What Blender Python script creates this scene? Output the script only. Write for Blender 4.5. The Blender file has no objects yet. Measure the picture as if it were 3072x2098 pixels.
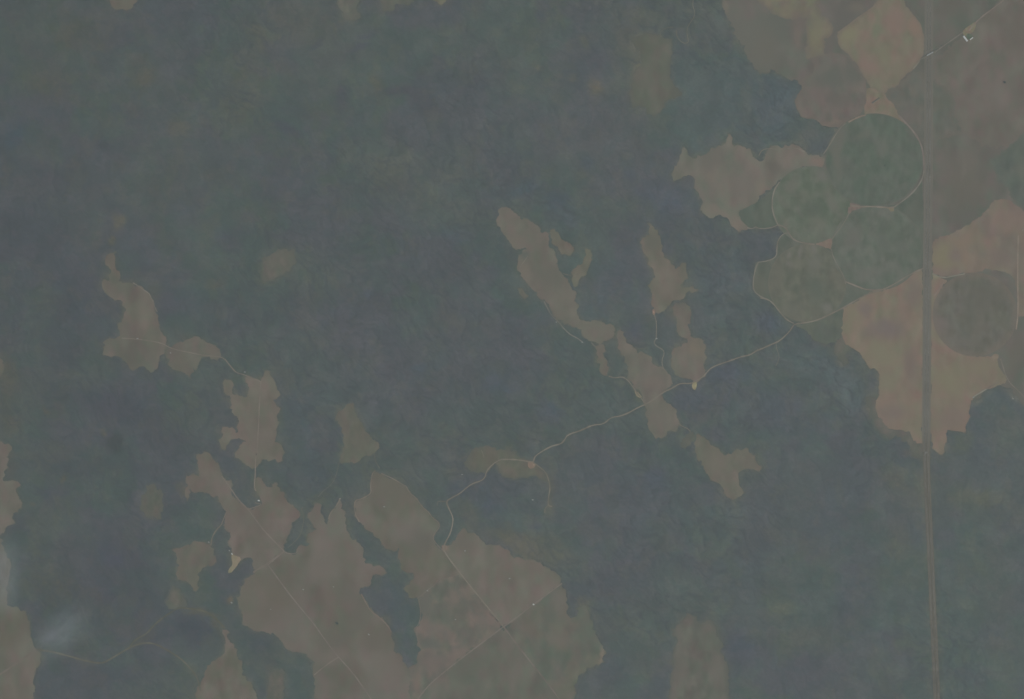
import bpy, math, time
import numpy as np
from mathutils import Vector
from mathutils.geometry import delaunay_2d_cdt

T0 = time.time()
R = math.radians
# ------------------------------------------------------------------ camera
M_PX = 3.5                     # metres of ground per survey unit
CX, CY = 1536.0, 1049.0        # survey unit under the camera
CAM_H = 60000.0
scene = bpy.context.scene
cam_d = bpy.data.cameras.new('camera')
cam = bpy.data.objects.new('camera', cam_d)
scene.collection.objects.link(cam)
cam.location = (0, 0, CAM_H)
cam_d.sensor_width = 36.0
cam_d.lens = 36.0 * CAM_H / (3072 * M_PX)
cam_d.clip_start = 100.0
cam_d.clip_end = 400000.0
scene.camera = cam
# ------------------------------------------------------------------ sky and sun
SUN_EL, SUN_AZ = R(56), R(128)          # azimuth clockwise from the top of the picture
world = bpy.data.worlds.new('World'); scene.world = world; world.use_nodes = True
wn = world.node_tree; wn.nodes.clear()
wo = wn.nodes.new('ShaderNodeOutputWorld'); bg = wn.nodes.new('ShaderNodeBackground')
sky = wn.nodes.new('ShaderNodeTexSky'); sky.sky_type = 'NISHITA'; sky.sun_disc = False
sky.sun_elevation = SUN_EL; sky.sun_rotation = SUN_AZ
bg.inputs['Strength'].default_value = 0.05
wn.links.new(sky.outputs[0], bg.inputs[0]); wn.links.new(bg.outputs[0], wo.inputs[0])
sun_d = bpy.data.lights.new('sun', 'SUN'); sun_d.energy = 3.0; sun_d.angle = R(0.53)
sun_d.color = (1.0, 0.96, 0.9)
sun = bpy.data.objects.new('sun', sun_d); scene.collection.objects.link(sun)
sdir = Vector((math.sin(SUN_AZ) * math.cos(SUN_EL), math.cos(SUN_AZ) * math.cos(SUN_EL), math.sin(SUN_EL)))
sun.rotation_euler = (-sdir).to_track_quat('-Z', 'Y').to_euler()
scene.view_settings.view_transform = 'Standard'
scene.view_settings.look = 'None'
scene.view_settings.exposure = 0.0
scene.view_settings.gamma = 1.0
scene.cycles.volume_bounces = 1
scene.cycles.volume_step_rate = 1.0
scene.cycles.max_bounces = 6
HAZE_DENSITY = 5.4e-6
HAZE_COLOR = (0.78, 0.89, 0.88)

# ------------------------------------------------------------------ helpers
TILE = {'A': (0, 0), 'B': (760, 0), 'C': (1500, 0), 'D': (2272, 0),
        'E': (0, 680), 'F': (760, 680), 'G': (1500, 680), 'H': (2272, 680),
        'I': (0, 1350), 'J': (760, 1350), 'K': (1500, 1350), 'L': (2272, 1350)}
TS = 2.2675

def pts(s):
    """survey sheets: 'E 700,210 720,255' -> survey units"""
    o = TILE['A']; out = []
    for t in s.split():
        if t in TILE: o = TILE[t]
        else:
            a, b = t.split(','); out.append((o[0] + float(a) / TS, o[1] + float(b) / TS))
    return np.array(out, float)

def W(p):
    p = np.asarray(p, float)
    return np.stack([(p[..., 0] - CX) * M_PX, (CY - p[..., 1]) * M_PX], -1)

_lat = {}
def vn(x, y, s, seed):
    """value noise 0..1, cell size s survey units"""
    if seed not in _lat:
        _lat[seed] = np.random.RandomState(seed).rand(256, 256)
    L = _lat[seed]
    fx = np.asarray(x, float) / s + 37.3; fy = np.asarray(y, float) / s + 91.7
    ix = np.floor(fx).astype(int); iy = np.floor(fy).astype(int)
    tx = fx - ix; ty = fy - iy
    tx = tx * tx * tx * (tx * (tx * 6 - 15) + 10); ty = ty * ty * ty * (ty * (ty * 6 - 15) + 10)
    a = L[ix & 255, iy & 255]; b = L[(ix + 1) & 255, iy & 255]
    c = L[ix & 255, (iy + 1) & 255]; d = L[(ix + 1) & 255, (iy + 1) & 255]
    return (a * (1 - tx) + b * tx) * (1 - ty) + (c * (1 - tx) + d * tx) * ty

def fbm(x, y, s, seed, octs=4, rough=0.5):
    v = 0; a = 1; t = 0
    for k in range(octs):
        cs, sn = math.cos(0.6 * k + seed), math.sin(0.6 * k + seed)
        v = v + a * vn(x * cs - y * sn, x * sn + y * cs, s / 2 ** k, seed + 11 * k); t += a; a *= rough
    return v / t

def sstep(a, b, x):
    t = np.clip((x - a) / (b - a), 0, 1); return t * t * (3 - 2 * t)

def warp(p, amp):
    if amp == 0: return p
    x, y = p[:, 0], p[:, 1]
    dx = (fbm(x, y, 24, 3, 4, 0.78) - 0.5) * 2; dy = (fbm(x, y, 24, 5, 4, 0.78) - 0.5) * 2
    ex = (fbm(x, y, 11, 7, 2, 0.6) - 0.5) * 2; ey = (fbm(x, y, 11, 8, 2, 0.6) - 0.5) * 2
    return p + np.stack([dx, dy], 1) * amp * 2.6 + np.stack([ex, ey], 1) * min(amp, 2) * 4.0

def densify(p, step, closed=True):
    out = []; n = len(p)
    for i in range(n if closed else n - 1):
        a, b = p[i], p[(i + 1) % n]
        k = max(1, int(math.hypot(*(b - a)) / step))
        for j in range(k): out.append(a + (b - a) * j / k)
    if not closed: out.append(p[-1])
    return np.array(out)

def smooth_closed(p, it=1):
    for _ in range(it):
        q = 0.86 * p + 0.14 * np.roll(p, -1, 0); r = 0.14 * p + 0.86 * np.roll(p, -1, 0)
        p = np.empty((2 * len(q), 2)); p[0::2] = q; p[1::2] = r
    return p

def smooth_open(p, it=2):
    for _ in range(it):
        q = 0.75 * p[:-1] + 0.25 * p[1:]; r = 0.25 * p[:-1] + 0.75 * p[1:]
        m = np.empty((2 * len(q), 2)); m[0::2] = q; m[1::2] = r
        p = np.vstack([p[:1], m, p[-1:]])
    return p

def inside(x, y, poly):
    r = np.zeros(np.shape(x), bool); n = len(poly)
    for i in range(n):
        x1, y1 = poly[i]; x2, y2 = poly[(i + 1) % n]
        if y1 == y2: continue
        c = ((y1 > y) != (y2 > y)) & (x < (x2 - x1) * (y - y1) / (y2 - y1) + x1)
        r ^= c
    return r

def lin(c):
    c = np.asarray(c, float) / 255.0
    return np.where(c <= 0.04045, c / 12.92, ((c + 0.055) / 1.055) ** 2.4)

# Ground covers are noted by the tone they have from orbit; the pale air between
# (the haze box below) adds AIR and passes GAIN, so the bare albedo is:
AIR = np.array([0.0670, 0.0797, 0.0815])
GAIN = np.array([0.535, 0.550, 0.563])
def alb(c):
    return np.clip((lin(c) - AIR) / GAIN, 0.008, 0.9)

def blobs(x, y, col, lst):
    """cover patches: sheet position, radii, angle, tone, strength"""
    wx = x + (fbm(x, y, 45, 71, 3) - 0.5) * 34; wy = y + (fbm(x, y, 45, 83, 3) - 0.5) * 34
    for s, rx, ry, ang, c, k in lst:
        (px, py), = pts(s)
        ca, sa = math.cos(R(ang)), math.sin(R(ang))
        dx, dy = wx - px, wy - py
        u = (dx * ca + dy * sa) / rx; v = (-dx * sa + dy * ca) / ry
        w = (min(1, k * 1.25) * np.exp(-(u * u + v * v) ** 1.4))[:, None]
        col = col * (1 - w) + np.array(c, float) * w
    return col

coll = scene.collection
def props(o, label=None, cat=None, group=None, kind=None):
    if label: o['label'] = label
    if cat: o['category'] = cat
    if group: o['group'] = group
    if kind: o['kind'] = kind
    return o

def mesh_obj(name, verts, faces, mat, parent=None, cols=None, smooth=False):
    me = bpy.data.meshes.new(name)
    verts = np.asarray(verts, np.float32)
    if isinstance(faces, np.ndarray):
        k = faces.shape[1]; nf = len(faces)
        me.vertices.add(len(verts)); me.vertices.foreach_set('co', verts.ravel())
        me.loops.add(nf * k); me.loops.foreach_set('vertex_index', faces.astype(np.int32).ravel())
        me.polygons.add(nf)
        me.polygons.foreach_set('loop_start', np.arange(0, nf * k, k, dtype=np.int32))
        me.update(calc_edges=True)
    else:
        me.from_pydata([tuple(v) for v in verts.tolist()], [], faces)
    if cols is not None:
        a = me.attributes.new('cover', 'FLOAT_COLOR', 'POINT')
        c4 = np.ones((len(verts), 4), np.float32); c4[:, :3] = cols
        a.data.foreach_set('color', c4.ravel())
    if smooth: me.polygons.foreach_set('use_smooth', np.ones(len(me.polygons), bool))
    me.materials.append(mat)
    me.update()
    o = bpy.data.objects.new(name, me); coll.objects.link(o)
    if parent: o.parent = parent
    return o

# ------------------------------------------------------------------ materials
def cover_mat(name, rough=0.95, fine=0.10, scales=(14.0, 55.0), bump=0.0):
    m = bpy.data.materials.new(name); m.use_nodes = True; nt = m.node_tree
    b = nt.nodes['Principled BSDF']; b.inputs['Roughness'].default_value = rough
    b.inputs['Specular IOR Level'].default_value = 0.1
    at = nt.nodes.new('ShaderNodeAttribute'); at.attribute_name = 'cover'
    g = nt.nodes.new('ShaderNodeNewGeometry')
    prev = at.outputs['Color']
    for i, s in enumerate(scales):
        n = nt.nodes.new('ShaderNodeTexNoise'); n.inputs['Scale'].default_value = 1.0 / s
        n.inputs['Detail'].default_value = 3.0; n.inputs['Roughness'].default_value = 0.6
        nt.links.new(g.outputs['Position'], n.inputs['Vector'])
        mr = nt.nodes.new('ShaderNodeMapRange')
        mr.inputs['From Min'].default_value = 0.25; mr.inputs['From Max'].default_value = 0.75
        mr.inputs['To Min'].default_value = 1 - fine; mr.inputs['To Max'].default_value = 1 + fine
        nt.links.new(n.outputs[0], mr.inputs[0])
        mx = nt.nodes.new('ShaderNodeVectorMath'); mx.operation = 'SCALE'
        nt.links.new(prev, mx.inputs[0]); nt.links.new(mr.outputs[0], mx.inputs['Scale'])
        prev = mx.outputs[0]
    nt.links.new(prev, b.inputs['Base Color'])
    return m

def plain_mat(name, col, rough=0.8, noise=0.12, scale=0.4):
    m = bpy.data.materials.new(name); m.use_nodes = True; nt = m.node_tree
    b = nt.nodes['Principled BSDF']; b.inputs['Roughness'].default_value = rough
    g = nt.nodes.new('ShaderNodeNewGeometry')
    n = nt.nodes.new('ShaderNodeTexNoise'); n.inputs['Scale'].default_value = scale
    n.inputs['Detail'].default_value = 4
    nt.links.new(g.outputs['Position'], n.inputs['Vector'])
    mr = nt.nodes.new('ShaderNodeMapRange')
    mr.inputs['To Min'].default_value = 1 - noise; mr.inputs['To Max'].default_value = 1 + noise
    nt.links.new(n.outputs[0], mr.inputs[0])
    mx = nt.nodes.new('ShaderNodeVectorMath'); mx.operation = 'SCALE'
    mx.inputs[0].default_value = tuple(col)[:3]
    nt.links.new(mr.outputs[0], mx.inputs['Scale']); nt.links.new(mx.outputs[0], b.inputs['Base Color'])
    return m

MAT_FOREST = cover_mat('forest_canopy', 1.0, 0.19, (20.0, 45.0, 200.0))
MAT_FIELD = cover_mat('dry_pasture', 0.95, 0.025, (22.0, 140.0))
MAT_CROP = cover_mat('irrigated_crop', 0.95, 0.05, (20.0, 120.0))
MAT_ROAD = cover_mat('packed_red_earth', 0.9, 0.05, (12.0, 60.0))
MAT_GROUND = plain_mat('wooded_ground', alb((86, 93, 92)), 1.0, 0.3, 0.002)

# ------------------------------------------------------------------ ground
gs = 40000.0
n = 40
gx, gy = np.meshgrid(np.linspace(-gs, gs, n + 1), np.linspace(-gs, gs, n + 1))
gv = np.stack([gx.ravel(), gy.ravel(), np.full(gx.size, -70.0)], 1)
ii = (np.arange(n)[:, None] * (n + 1) + np.arange(n)[None, :]).ravel()
props(mesh_obj('ground', gv, np.stack([ii, ii + 1, ii + n + 2, ii + n + 1], 1), MAT_GROUND), kind='structure')

# ------------------------------------------------------------------ fields
GREY = (108, 102, 94); GREY2 = (103, 99, 92); WARM = (113, 105, 97); DUSK = (99, 98, 91); PINK = (118, 107, 99)
TAN = (122, 113, 100); YEL = (116, 114, 101); GRN = (95, 102, 92); GRN2 = (98, 104, 95); OLIVE = (98, 99, 90)
SAND = (134, 124, 108)
FG = 'dry cleared fields cut into the forest'
FIELDS = []
def field(name, label, cat, poly, base, alt, sc=60, z=0, amp=2.5, group=None, mat=None, extra=(), cover=1.0, smooth=1, soft=False, rim=None):
    FIELDS.append(dict(name=name, label=label, cat=cat, poly=poly, base=base, alt=alt, sc=sc, z=z, amp=amp,
                       group=group, mat=mat or MAT_FIELD, extra=list(extra), cover=cover, smooth=smooth, soft=soft, rim=rim))

# left side
field('cleared_field', 'boot shaped grey brown clearing with a long narrow neck, in the left forest', 'field',
      'E 770,165 782,170 788,235 803,280 815,320 808,370 830,395 870,378 905,385 940,405 985,435 1015,455 1030,490 1045,510 1050,545 1070,580 1080,620 1085,680 1105,725 1128,765 1138,830 1115,860 1090,890 1070,930 1060,985 1030,990 1000,980 975,960 940,955 915,975 885,972 860,940 835,910 800,885 745,892 715,880 700,850 705,765 730,755 790,758 808,740 815,705 800,680 805,650 830,620 845,580 840,540 830,505 790,495 755,485 725,465 705,430 695,400 700,378 735,375 740,350 750,320 740,290 720,255 705,225 725,195',
      GREY, GREY2, 70, group=FG, extra=[('E 760,220', 20, 28, 0, (104, 99, 91), .6)])
field('cleared_field', 'ragged brown clearing crossed by a pale track, right of the boot shaped one', 'field',
      'E 1138,830 1160,820 1210,780 1250,785 1290,765 1330,745 1370,755 1400,785 1450,800 1490,815 1505,850 1515,885 1490,895 1450,905 1400,885 1370,890 1345,930 1335,965 1310,970 1300,1010 1295,1040 1285,1015 1265,990 1225,985 1180,975 1150,955 1135,925 1150,905 1120,885 1117,860',
      GREY2, (107, 102, 95), 40, group=FG, extra=[('E 1440,840', 26, 16, 0, GREY, .6), ('E 1230,900', 20, 30, 0, (103, 99, 90), .5)])
field('cleared_field', 'upright grey brown clearing split by a straight pale road, two small arms on its left', 'field',
      'E 1810,970 1850,975 F 125,975 120,1020 150,1050 163,1090 178,1120 172,1165 145,1190 150,1215 178,1250 168,1290 185,1330 165,1370 150,1400 150,1470 185,1475 200,1510 215,1550 J 220,15 205,80 200,95 160,75 65,72 60,105 I 1735,125 1700,120 1670,105 1650,75 1605,65 1595,40 E 1610,1520 1635,1490 1665,1465 1650,1435 1590,1440 1550,1470 1530,1500 1520,1530 1495,1510 1492,1470 1500,1430 1508,1380 1530,1365 1590,1365 1605,1400 1620,1390 1618,1330 1600,1290 1580,1250 1575,1190 1570,1160 1535,1155 1530,1110 1520,1065 1535,1045 1565,1050 1582,1085 1585,1135 1600,1150 1640,1155 1680,1168 1692,1115 1675,1070 1660,1020 1690,1020 1740,1040 1775,1055 1780,1010',
      GREY, (112, 105, 97), 60, group=FG, extra=[('F 30,1450', 30, 40, 0, (111, 104, 97), .6)])
field('cleared_field', 'grey brown field block with a hooked north west lobe, above the pale diagonal road crossing', 'field',
      'I 1310,30 1380,15 1430,20 1445,60 1490,105 1500,165 1545,200 1590,220 1590,260 1575,270 1600,310 1650,370 1680,395 1700,405 1730,390 1775,370 1780,330 1740,280 1728,240 1735,190 1760,185 1780,210 J 75,240 130,245 150,210 170,215 165,250 200,300 225,350 260,375 300,400 315,420 310,455 270,490 255,520 255,560 235,590 212,620 207,650 212,690 95,775 10,825 I 1722,790 1718,735 1680,735 1640,745 1630,725 1590,720 1570,700 1555,660 1545,620 1560,590 1545,560 1520,530 1505,510 1520,480 1535,440 1520,400 1515,375 1480,340 1430,310 1380,290 1330,285 1290,270 1280,355 1245,300 1275,255 1265,205 1270,180 1310,165 1350,185 1350,120 1345,80 1320,55',
      (106, 100, 92), (110, 103, 96), 50, group=FG, extra=[('J 40,560', 40, 50, 0, (103, 98, 90), .5), ('I 1640,480', 40, 30, 0, (110, 104, 97), .5)])
field('cleared_field', 'largest grey brown field of the lower left, with two pointed fingers at its top', 'field',
      'J 95,775 212,690 225,705 295,710 305,665 315,640 340,650 370,655 375,640 360,600 370,575 400,560 425,540 410,510 375,480 370,440 385,410 410,395 430,365 450,370 465,410 475,460 500,510 525,520 510,470 525,420 560,390 580,355 590,330 600,370 625,410 632,460 630,540 660,590 700,620 740,660 760,700 763,770 830,785 895,805 908,855 870,855 820,850 800,880 790,915 740,940 725,950 735,980 770,1040 800,1100 860,1140 910,1190 940,1240 962,1290 955,1350 1000,1410 1030,1450 1070,1480 1060,1600 1055,1800 420,1800 410,1520 408,1440 360,1390 310,1365 270,1375 220,1340 180,1290 150,1260 90,1240 0,1235 I 1735,1238 1700,1205 1680,1210 1650,1165 1645,1120 1625,1080 1618,1030 1630,965 1650,930 1655,880 1700,860 1725,835 J 10,825',
      (109, 103, 96), (104, 99, 91), 110, group=FG,
      extra=[('J 180,1000', 70, 40, 35, (104, 99, 90), .7), ('J 60,1130', 50, 40, 0, (104, 99, 91), .6), ('J 510,780', 55, 50, 0, (111, 105, 98), .7), ('J 620,1260', 90, 16, -35, (101, 99, 91), .7),
             ('J 560,1400', 50, 30, 0, (112, 105, 98), .7), ('J 720,1110', 30, 40, 10, (102, 98, 91), .7), ('J 900,1450', 60, 30, 40, (111, 104, 97), .6), ('J 240,1330', 30, 16, 30, (112, 105, 97), .5),
             ('J 640,980', 40, 30, 20, (103, 99, 92), .6), ('J 420,720', 20, 70, 5, (113, 106, 99), .6), ('J 830,1290', 50, 40, 20, (104, 99, 91), .6), ('J 470,1300', 30, 30, 0, (102, 99, 91), .6)])
field('cleared_field', 'brown tapering field outlined by pale tracks, above the mottled field', 'field',
      'J 830,140 870,160 960,200 1010,235 1040,245 1060,290 1110,330 1150,390 1190,420 1215,460 1260,490 1270,520 1240,560 1220,590 1235,630 1290,685 1400,830 1450,895 1380,850 1290,870 1185,955 1115,1012 1080,1000 1040,965 1025,945 1060,915 1095,870 1085,840 1040,830 1000,815 997,770 1000,700 970,680 945,700 910,680 870,630 830,580 750,530 720,490 690,450 685,400 690,345 730,335 775,315 803,290 797,250 802,200 810,160',
      (104, 100, 91), (108, 103, 95), 60, group=FG,
      extra=[('J 930,270', 50, 50, 30, (102, 99, 90), .6), ('J 1040,560', 40, 30, 0, (110, 104, 98), .6), ('J 1130,620', 40, 30, 0, (101, 99, 92), .6), ('J 700,380', 8, 26, 0, (113, 106, 98), .7)])
field('mottled_field', 'blotchy green grey field between the wooded strip and the pale diagonal road', 'field',
      'J 1115,1012 1185,955 1290,870 1380,850 1450,895 1560,1030 1700,1200 1540,1325 1400,1430 1300,1510 1180,1610 1060,1800 1055,1700 1060,1600 1070,1480 1110,1450 1135,1370 1115,1300 1108,1240 1090,1215 1125,1190 1142,1120 1130,1060 1125,1015',
      (101, 100, 93), (112, 105, 97), 34, group=FG,
      extra=[('J 1170,1060', 20, 40, 0, (99, 101, 94), .6), ('J 1400,1060', 40, 30, 0, (98, 100, 92), .6), ('J 1240,1210', 50, 18, 0, (110, 104, 98), .6), ('J 1350,1010', 16, 26, 0, (114, 107, 99), .7),
             ('J 1610,1130', 44, 10, 48, (119, 107, 100), .6), ('J 1410,1390', 60, 12, -42, (118, 107, 100), .6), ('J 1240,1440', 60, 24, -20, (110, 103, 97), .7), ('J 1200,1310', 30, 20, 0, (97, 100, 94), .7), ('J 1550,1170', 30, 26, 0, (113, 106, 99), .6)])
field('cleared_field', 'plain grey brown field with rounded right shoulder, upper right of the straight diagonal road', 'field',
      'J 1290,685 1300,650 1340,650 1365,600 1430,545 1470,560 1520,600 1600,650 1690,645 1740,680 K 60,680 100,730 250,760 330,800 400,860 422,905 330,975 230,1050 100,1150 20,1205 J 1560,1030 1450,895 1400,830',
      (109, 103, 95), (112, 106, 98), 80, group=FG, extra=[('J 1420,620', 40, 30, 0, (106, 101, 94), .5), ('J 1300,665', 8, 12, 0, (128, 113, 103), .8)])
field('cleared_field', 'green brown field right of the track crossing, with a small bright patch on its tip', 'field',
      'K 20,1205 422,908 440,960 460,1000 455,1090 470,1130 520,1130 540,1100 500,1080 560,1060 600,1080 610,1140 640,1240 690,1330 715,1380 710,1430 680,1465 620,1475 560,1500 520,1560 500,1700 500,1800 470,1800 350,1620 150,1370',
      (105, 102, 93), (99, 100, 92), 45, group=FG,
      extra=[('K 370,1120', 30, 24, 0, (97, 100, 92), .6), ('K 420,1020', 26, 26, 0, (109, 104, 98), .6), ('K 420,1290', 60, 18, 15, (109, 103, 96), .6), ('K 695,1400', 8, 26, 20, (126, 115, 104), .9), ('K 230,1080', 40, 8, -38, (110, 104, 97), .4)])
field('cleared_field', 'dark green grey triangular field at the bottom edge, below the crossing of the straight roads', 'field',
      'J 1700,1205 K 150,1370 350,1620 470,1800 J 1000,1800 1060,1705 1180,1610 1300,1510 1400,1430 1540,1325',
      (101, 100, 92), (105, 102, 94), 60, group=FG, extra=[('J 1500,1480', 60, 30, -20, (99, 100, 91), .6)])
field('cleared_field', 'small knobbly grey brown clearing linked by a short pale road to a bigger field', 'field',
      'I 1185,675 1240,670 1270,640 1340,625 1420,635 1455,670 1455,720 1465,770 1440,790 1400,790 1370,820 1345,845 1355,890 1365,930 1350,960 1320,950 1280,910 1240,885 1200,880 1190,850 1215,800 1205,740 1195,720',
      (106, 100, 92), (103, 98, 91), 40, group=FG)
field('scrub_clearing', 'faint scrubby clearing where two forest tracks meet, below the small knobbly clearing', 'clearing',
      'I 1150,970 1180,930 1235,940 1245,1000 1270,1070 1200,1085 1160,1095 1130,1060', (93, 96, 87), (100, 100, 92), 16, cover=.9, soft=True)
field('cleared_field', 'brown wedge shaped field widening to the bottom edge, right of the curved forest tracks', 'field',
      'I 1500,1190 1530,1215 1565,1235 1550,1270 1600,1350 1640,1420 1650,1500 1665,1560 1720,1580 1740,1640 1740,1800 1340,1800 1340,1620 1370,1550 1420,1460 1500,1410 1535,1380 1525,1300 1510,1240',
      (104, 100, 91), (108, 103, 95), 40, group=FG)
field('cleared_field', 'small brown patch touching the bottom edge between the wedge field and the largest field', 'field',
      'J 100,1540 140,1500 200,1500 215,1560 200,1800 90,1800', (95, 95, 88), (103, 99, 92), 20, group=FG, soft=True)
field('cleared_field', 'sliver of brown field on the left edge, highest of the fields there', 'field',
      'E -150,885 0,885 20,920 25,975 10,1020 -150,1040', (105, 100, 92), (108, 102, 95), 50, group=FG)
field('cleared_field', 'brown field with scalloped right side on the left edge, above the smoke', 'field',
      'E -150,1465 0,1465 50,1480 85,1500 80,1520 60,1530 I 50,80 45,130 25,185 30,210 100,200 125,240 120,290 130,350 160,395 90,440 90,510 50,525 35,560 0,590 -150,590',
      (105, 101, 93), (109, 103, 96), 40, group=FG)
field('cleared_field', 'broad grey brown field in the bottom left corner, partly veiled by thin smoke', 'field',
      'I -150,590 0,600 20,620 30,680 70,760 60,850 40,950 50,1000 60,1060 130,1080 180,1120 205,1180 210,1260 225,1330 270,1370 290,1420 240,1490 230,1570 225,1800 -150,1800',
      (107, 102, 94), (104, 100, 91), 70, group=FG, extra=[('I 40,1290', 30, 30, 0, (103, 99, 89), .6)])
# middle
field('cleared_field', 'narrow olive brown clearing with a pointed top, above the two fingers of the largest field', 'field',
      'F 655,1200 680,1215 695,1260 725,1310 745,1380 780,1420 865,1470 850,1510 J 830,20 760,50 730,80 640,90 600,85 590,60 F 595,1560 605,1480 600,1360 575,1340 570,1290 590,1255 620,1240',
      (104, 100, 92), (101, 98, 91), 30, group=FG)
field('cleared_field', 'long grey brown clearing slanting down right through the middle forest, biggest there', 'field',
      'B 1660,1490 1665,1450 1700,1410 1735,1395 C 50,1400 100,1450 190,1490 250,1530 300,1580 G 318,40 325,100 380,190 385,260 430,320 465,370 470,400 520,430 515,480 535,590 545,640 640,635 700,650 760,670 785,700 775,740 740,770 710,790 640,785 590,785 565,745 540,700 490,680 440,650 380,625 350,590 330,530 300,505 250,475 200,410 150,340 115,300 130,200 150,180 185,150 100,145 60,100 20,60 0,20',
      (107, 103, 95), (111, 106, 98), 50, group=FG,
      extra=[('G 330,340', 44, 34, 20, (102, 101, 93), .7), ('G 170,270', 22, 20, 0, (114, 108, 98), .6), ('G 440,470', 34, 34, 0, (111, 106, 98), .5), ('G 170,175', 16, 9, 0, (94, 98, 92), .8), ('G 80,90', 30, 30, 0, (112, 105, 97), .6)])
field('cleared_field', 'short rounded brown clearing lying beside the top right of the long slanting clearing', 'field',
      'G 345,20 380,12 395,40 430,90 470,120 500,140 490,175 455,200 430,190 400,150 365,120 345,70', (107, 102, 93), (110, 105, 96), 30, group=FG)
field('cleared_field', 'crooked brown clearing bent like a dog leg, right of the long slanting clearing', 'field',
      'G 568,145 615,160 630,230 605,290 580,340 550,350 530,400 515,420 500,390 490,330 510,270 560,255 570,200', (110, 105, 95), (107, 103, 94), 30, group=FG)
field('cleared_field', 'tiny brown clearing left of the waist of the long slanting clearing', 'field',
      'G 135,410 160,430 185,470 180,495 155,495 130,440', (101, 100, 92), (104, 101, 93), 20, group=FG)
field('cleared_field', 'thin tongue shaped clearing hanging below the foot of the long slanting clearing', 'field',
      'G 680,790 715,800 710,870 735,920 745,965 730,1015 690,1020 675,980 665,900 655,850 660,815', (105, 102, 93), (108, 103, 95), 30, group=FG)
field('cleared_field', 'large pinkish grey clearing crossed by the winding dirt road, narrow horn at its top', 'field',
      'G 820,690 850,705 860,790 920,820 950,855 1010,875 1035,910 1040,945 1100,950 1130,985 1160,1010 1172,1060 1165,1100 1105,1130 1125,1190 1165,1200 1195,1240 1215,1300 1222,1350 1200,1395 1150,1390 1125,1430 1065,1450 1025,1410 1005,1340 1000,1260 990,1215 970,1180 930,1120 900,1080 860,1030 885,1005 870,960 845,900 830,860 805,830 800,720',
      (112, 106, 98), (108, 103, 96), 40, group=FG,
      extra=[('G 1060,1060', 44, 30, 0, (115, 106, 99), .6), ('G 880,840', 22, 16, 30, (115, 108, 100), .5), ('G 830,740', 14, 24, 0, (105, 102, 93), .6), ('G 1090,1310', 36, 30, 0, (108, 104, 97), .5), ('G 1080,1240', 34, 14, -30, (106, 104, 96), .5)])
field('cleared_field', 'branching grey brown clearing with a thin side arm pointing right, in the middle forest', 'field',
      'C 985,1530 1040,1530 1065,1580 G 1060,20 1100,80 1112,190 1150,250 1200,290 1240,250 1270,255 1285,350 1240,370 1240,410 1335,410 1355,440 1340,455 1260,450 1255,480 1180,510 1140,550 1120,590 1060,580 1030,530 1040,470 1020,430 1025,370 1060,350 1045,290 1010,270 995,210 960,150 945,80 1000,70 1010,0',
      (108, 103, 94), (112, 106, 97), 40, group=FG,
      extra=[('G 1040,90', 26, 30, 0, (99, 99, 91), .7), ('G 1140,380', 24, 40, 20, (114, 108, 99), .6), ('G 1250,300', 20, 24, 0, (103, 100, 91), .5)])
field('cleared_field', 'vertical grey clearing pinched in the middle, its base ending at a bright spot', 'field',
      'G 1160,550 1210,520 1280,530 1300,590 1295,700 1300,760 1390,780 1405,830 1395,940 1400,1020 1340,1050 1325,1110 1300,1080 1290,1045 1240,1040 1200,1010 1170,970 1145,910 1180,830 1240,810 1265,790 1270,750 1215,745 1195,700 1205,650 1170,590',
      (107, 103, 95), (110, 105, 97), 40, group=FG,
      extra=[('G 1340,840', 30, 24, 0, (118, 110, 98), .6), ('G 1230,530', 24, 8, 0, (97, 98, 91), .7), ('G 1320,1085', 9, 16, 15, (146, 136, 112), 1.0)])
field('cleared_field', 'grey brown clearing stretching down right with a squared arm, below the dirt road', 'field',
      'G 1345,1410 1400,1440 1470,1500 1520,1545 1590,1540 1610,1510 1680,1520 1690,1530 1735,1560 K 1735,50 1772,100 1772,150 1700,135 1640,150 1620,190 1640,240 1660,290 1640,325 1590,350 1550,330 1530,280 1480,230 1420,190 1385,130 1375,80 1330,40 1320,10 G 1320,1500 1325,1440',
      (109, 105, 96), (105, 102, 93), 40, group=FG, extra=[('K 1480,60', 34, 40, 30, (113, 107, 98), .5), ('K 1690,80', 24, 24, 0, (104, 102, 93), .5)])
field('cleared_field', 'small dull brown clearing touching the upper left end of the clearing with squared arm', 'field',
      'G 1270,1405 1310,1400 1325,1440 1290,1480 1260,1525 1230,1500 1235,1450', (97, 98, 90), (101, 100, 92), 20, group=FG, soft=True)
field('scrub_clearing', 'brownish scrub clearing around the bend of the winding dirt road, middle of the lower forest', 'clearing',
      'J 1440,130 1425,90 1480,20 F 1500,1510 1570,1490 1700,1510 1814,1530 K 130,30 170,70 260,110 325,180 340,230 310,195 220,185 170,180 130,205 60,190 0,175 J 1690,190 1670,100 1640,90 1590,150 1500,155',
      (98, 98, 90), (103, 101, 92), 22, amp=4, cover=.85, extra=[('K 210,100', 7, 8, 0, (122, 110, 100), 1.0), ('J 1560,60', 30, 20, 0, (99, 99, 88), .6)], soft=True)
field('cleared_field', 'olive brown clearing with faded edges rising from the bottom edge, alone in the right forest', 'field',
      'K 1165,1240 1180,1200 1240,1150 1260,1110 1300,1120 1340,1160 1370,1190 1410,1160 1440,1160 1470,1240 1500,1320 1520,1400 1550,1480 1560,1560 1570,1800 1150,1800 1155,1560 1180,1480 1180,1380 1205,1330 1195,1290',
      (101, 99, 92), (105, 102, 95), 34, group=FG, soft=True, extra=[('K 1230,1480', 16, 60, 0, (105, 102, 95), .6), ('K 1480,1500', 20, 60, 0, (106, 103, 96), .6), ('K 1340,1180', 16, 20, 0, (94, 96, 90), .7)])
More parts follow.
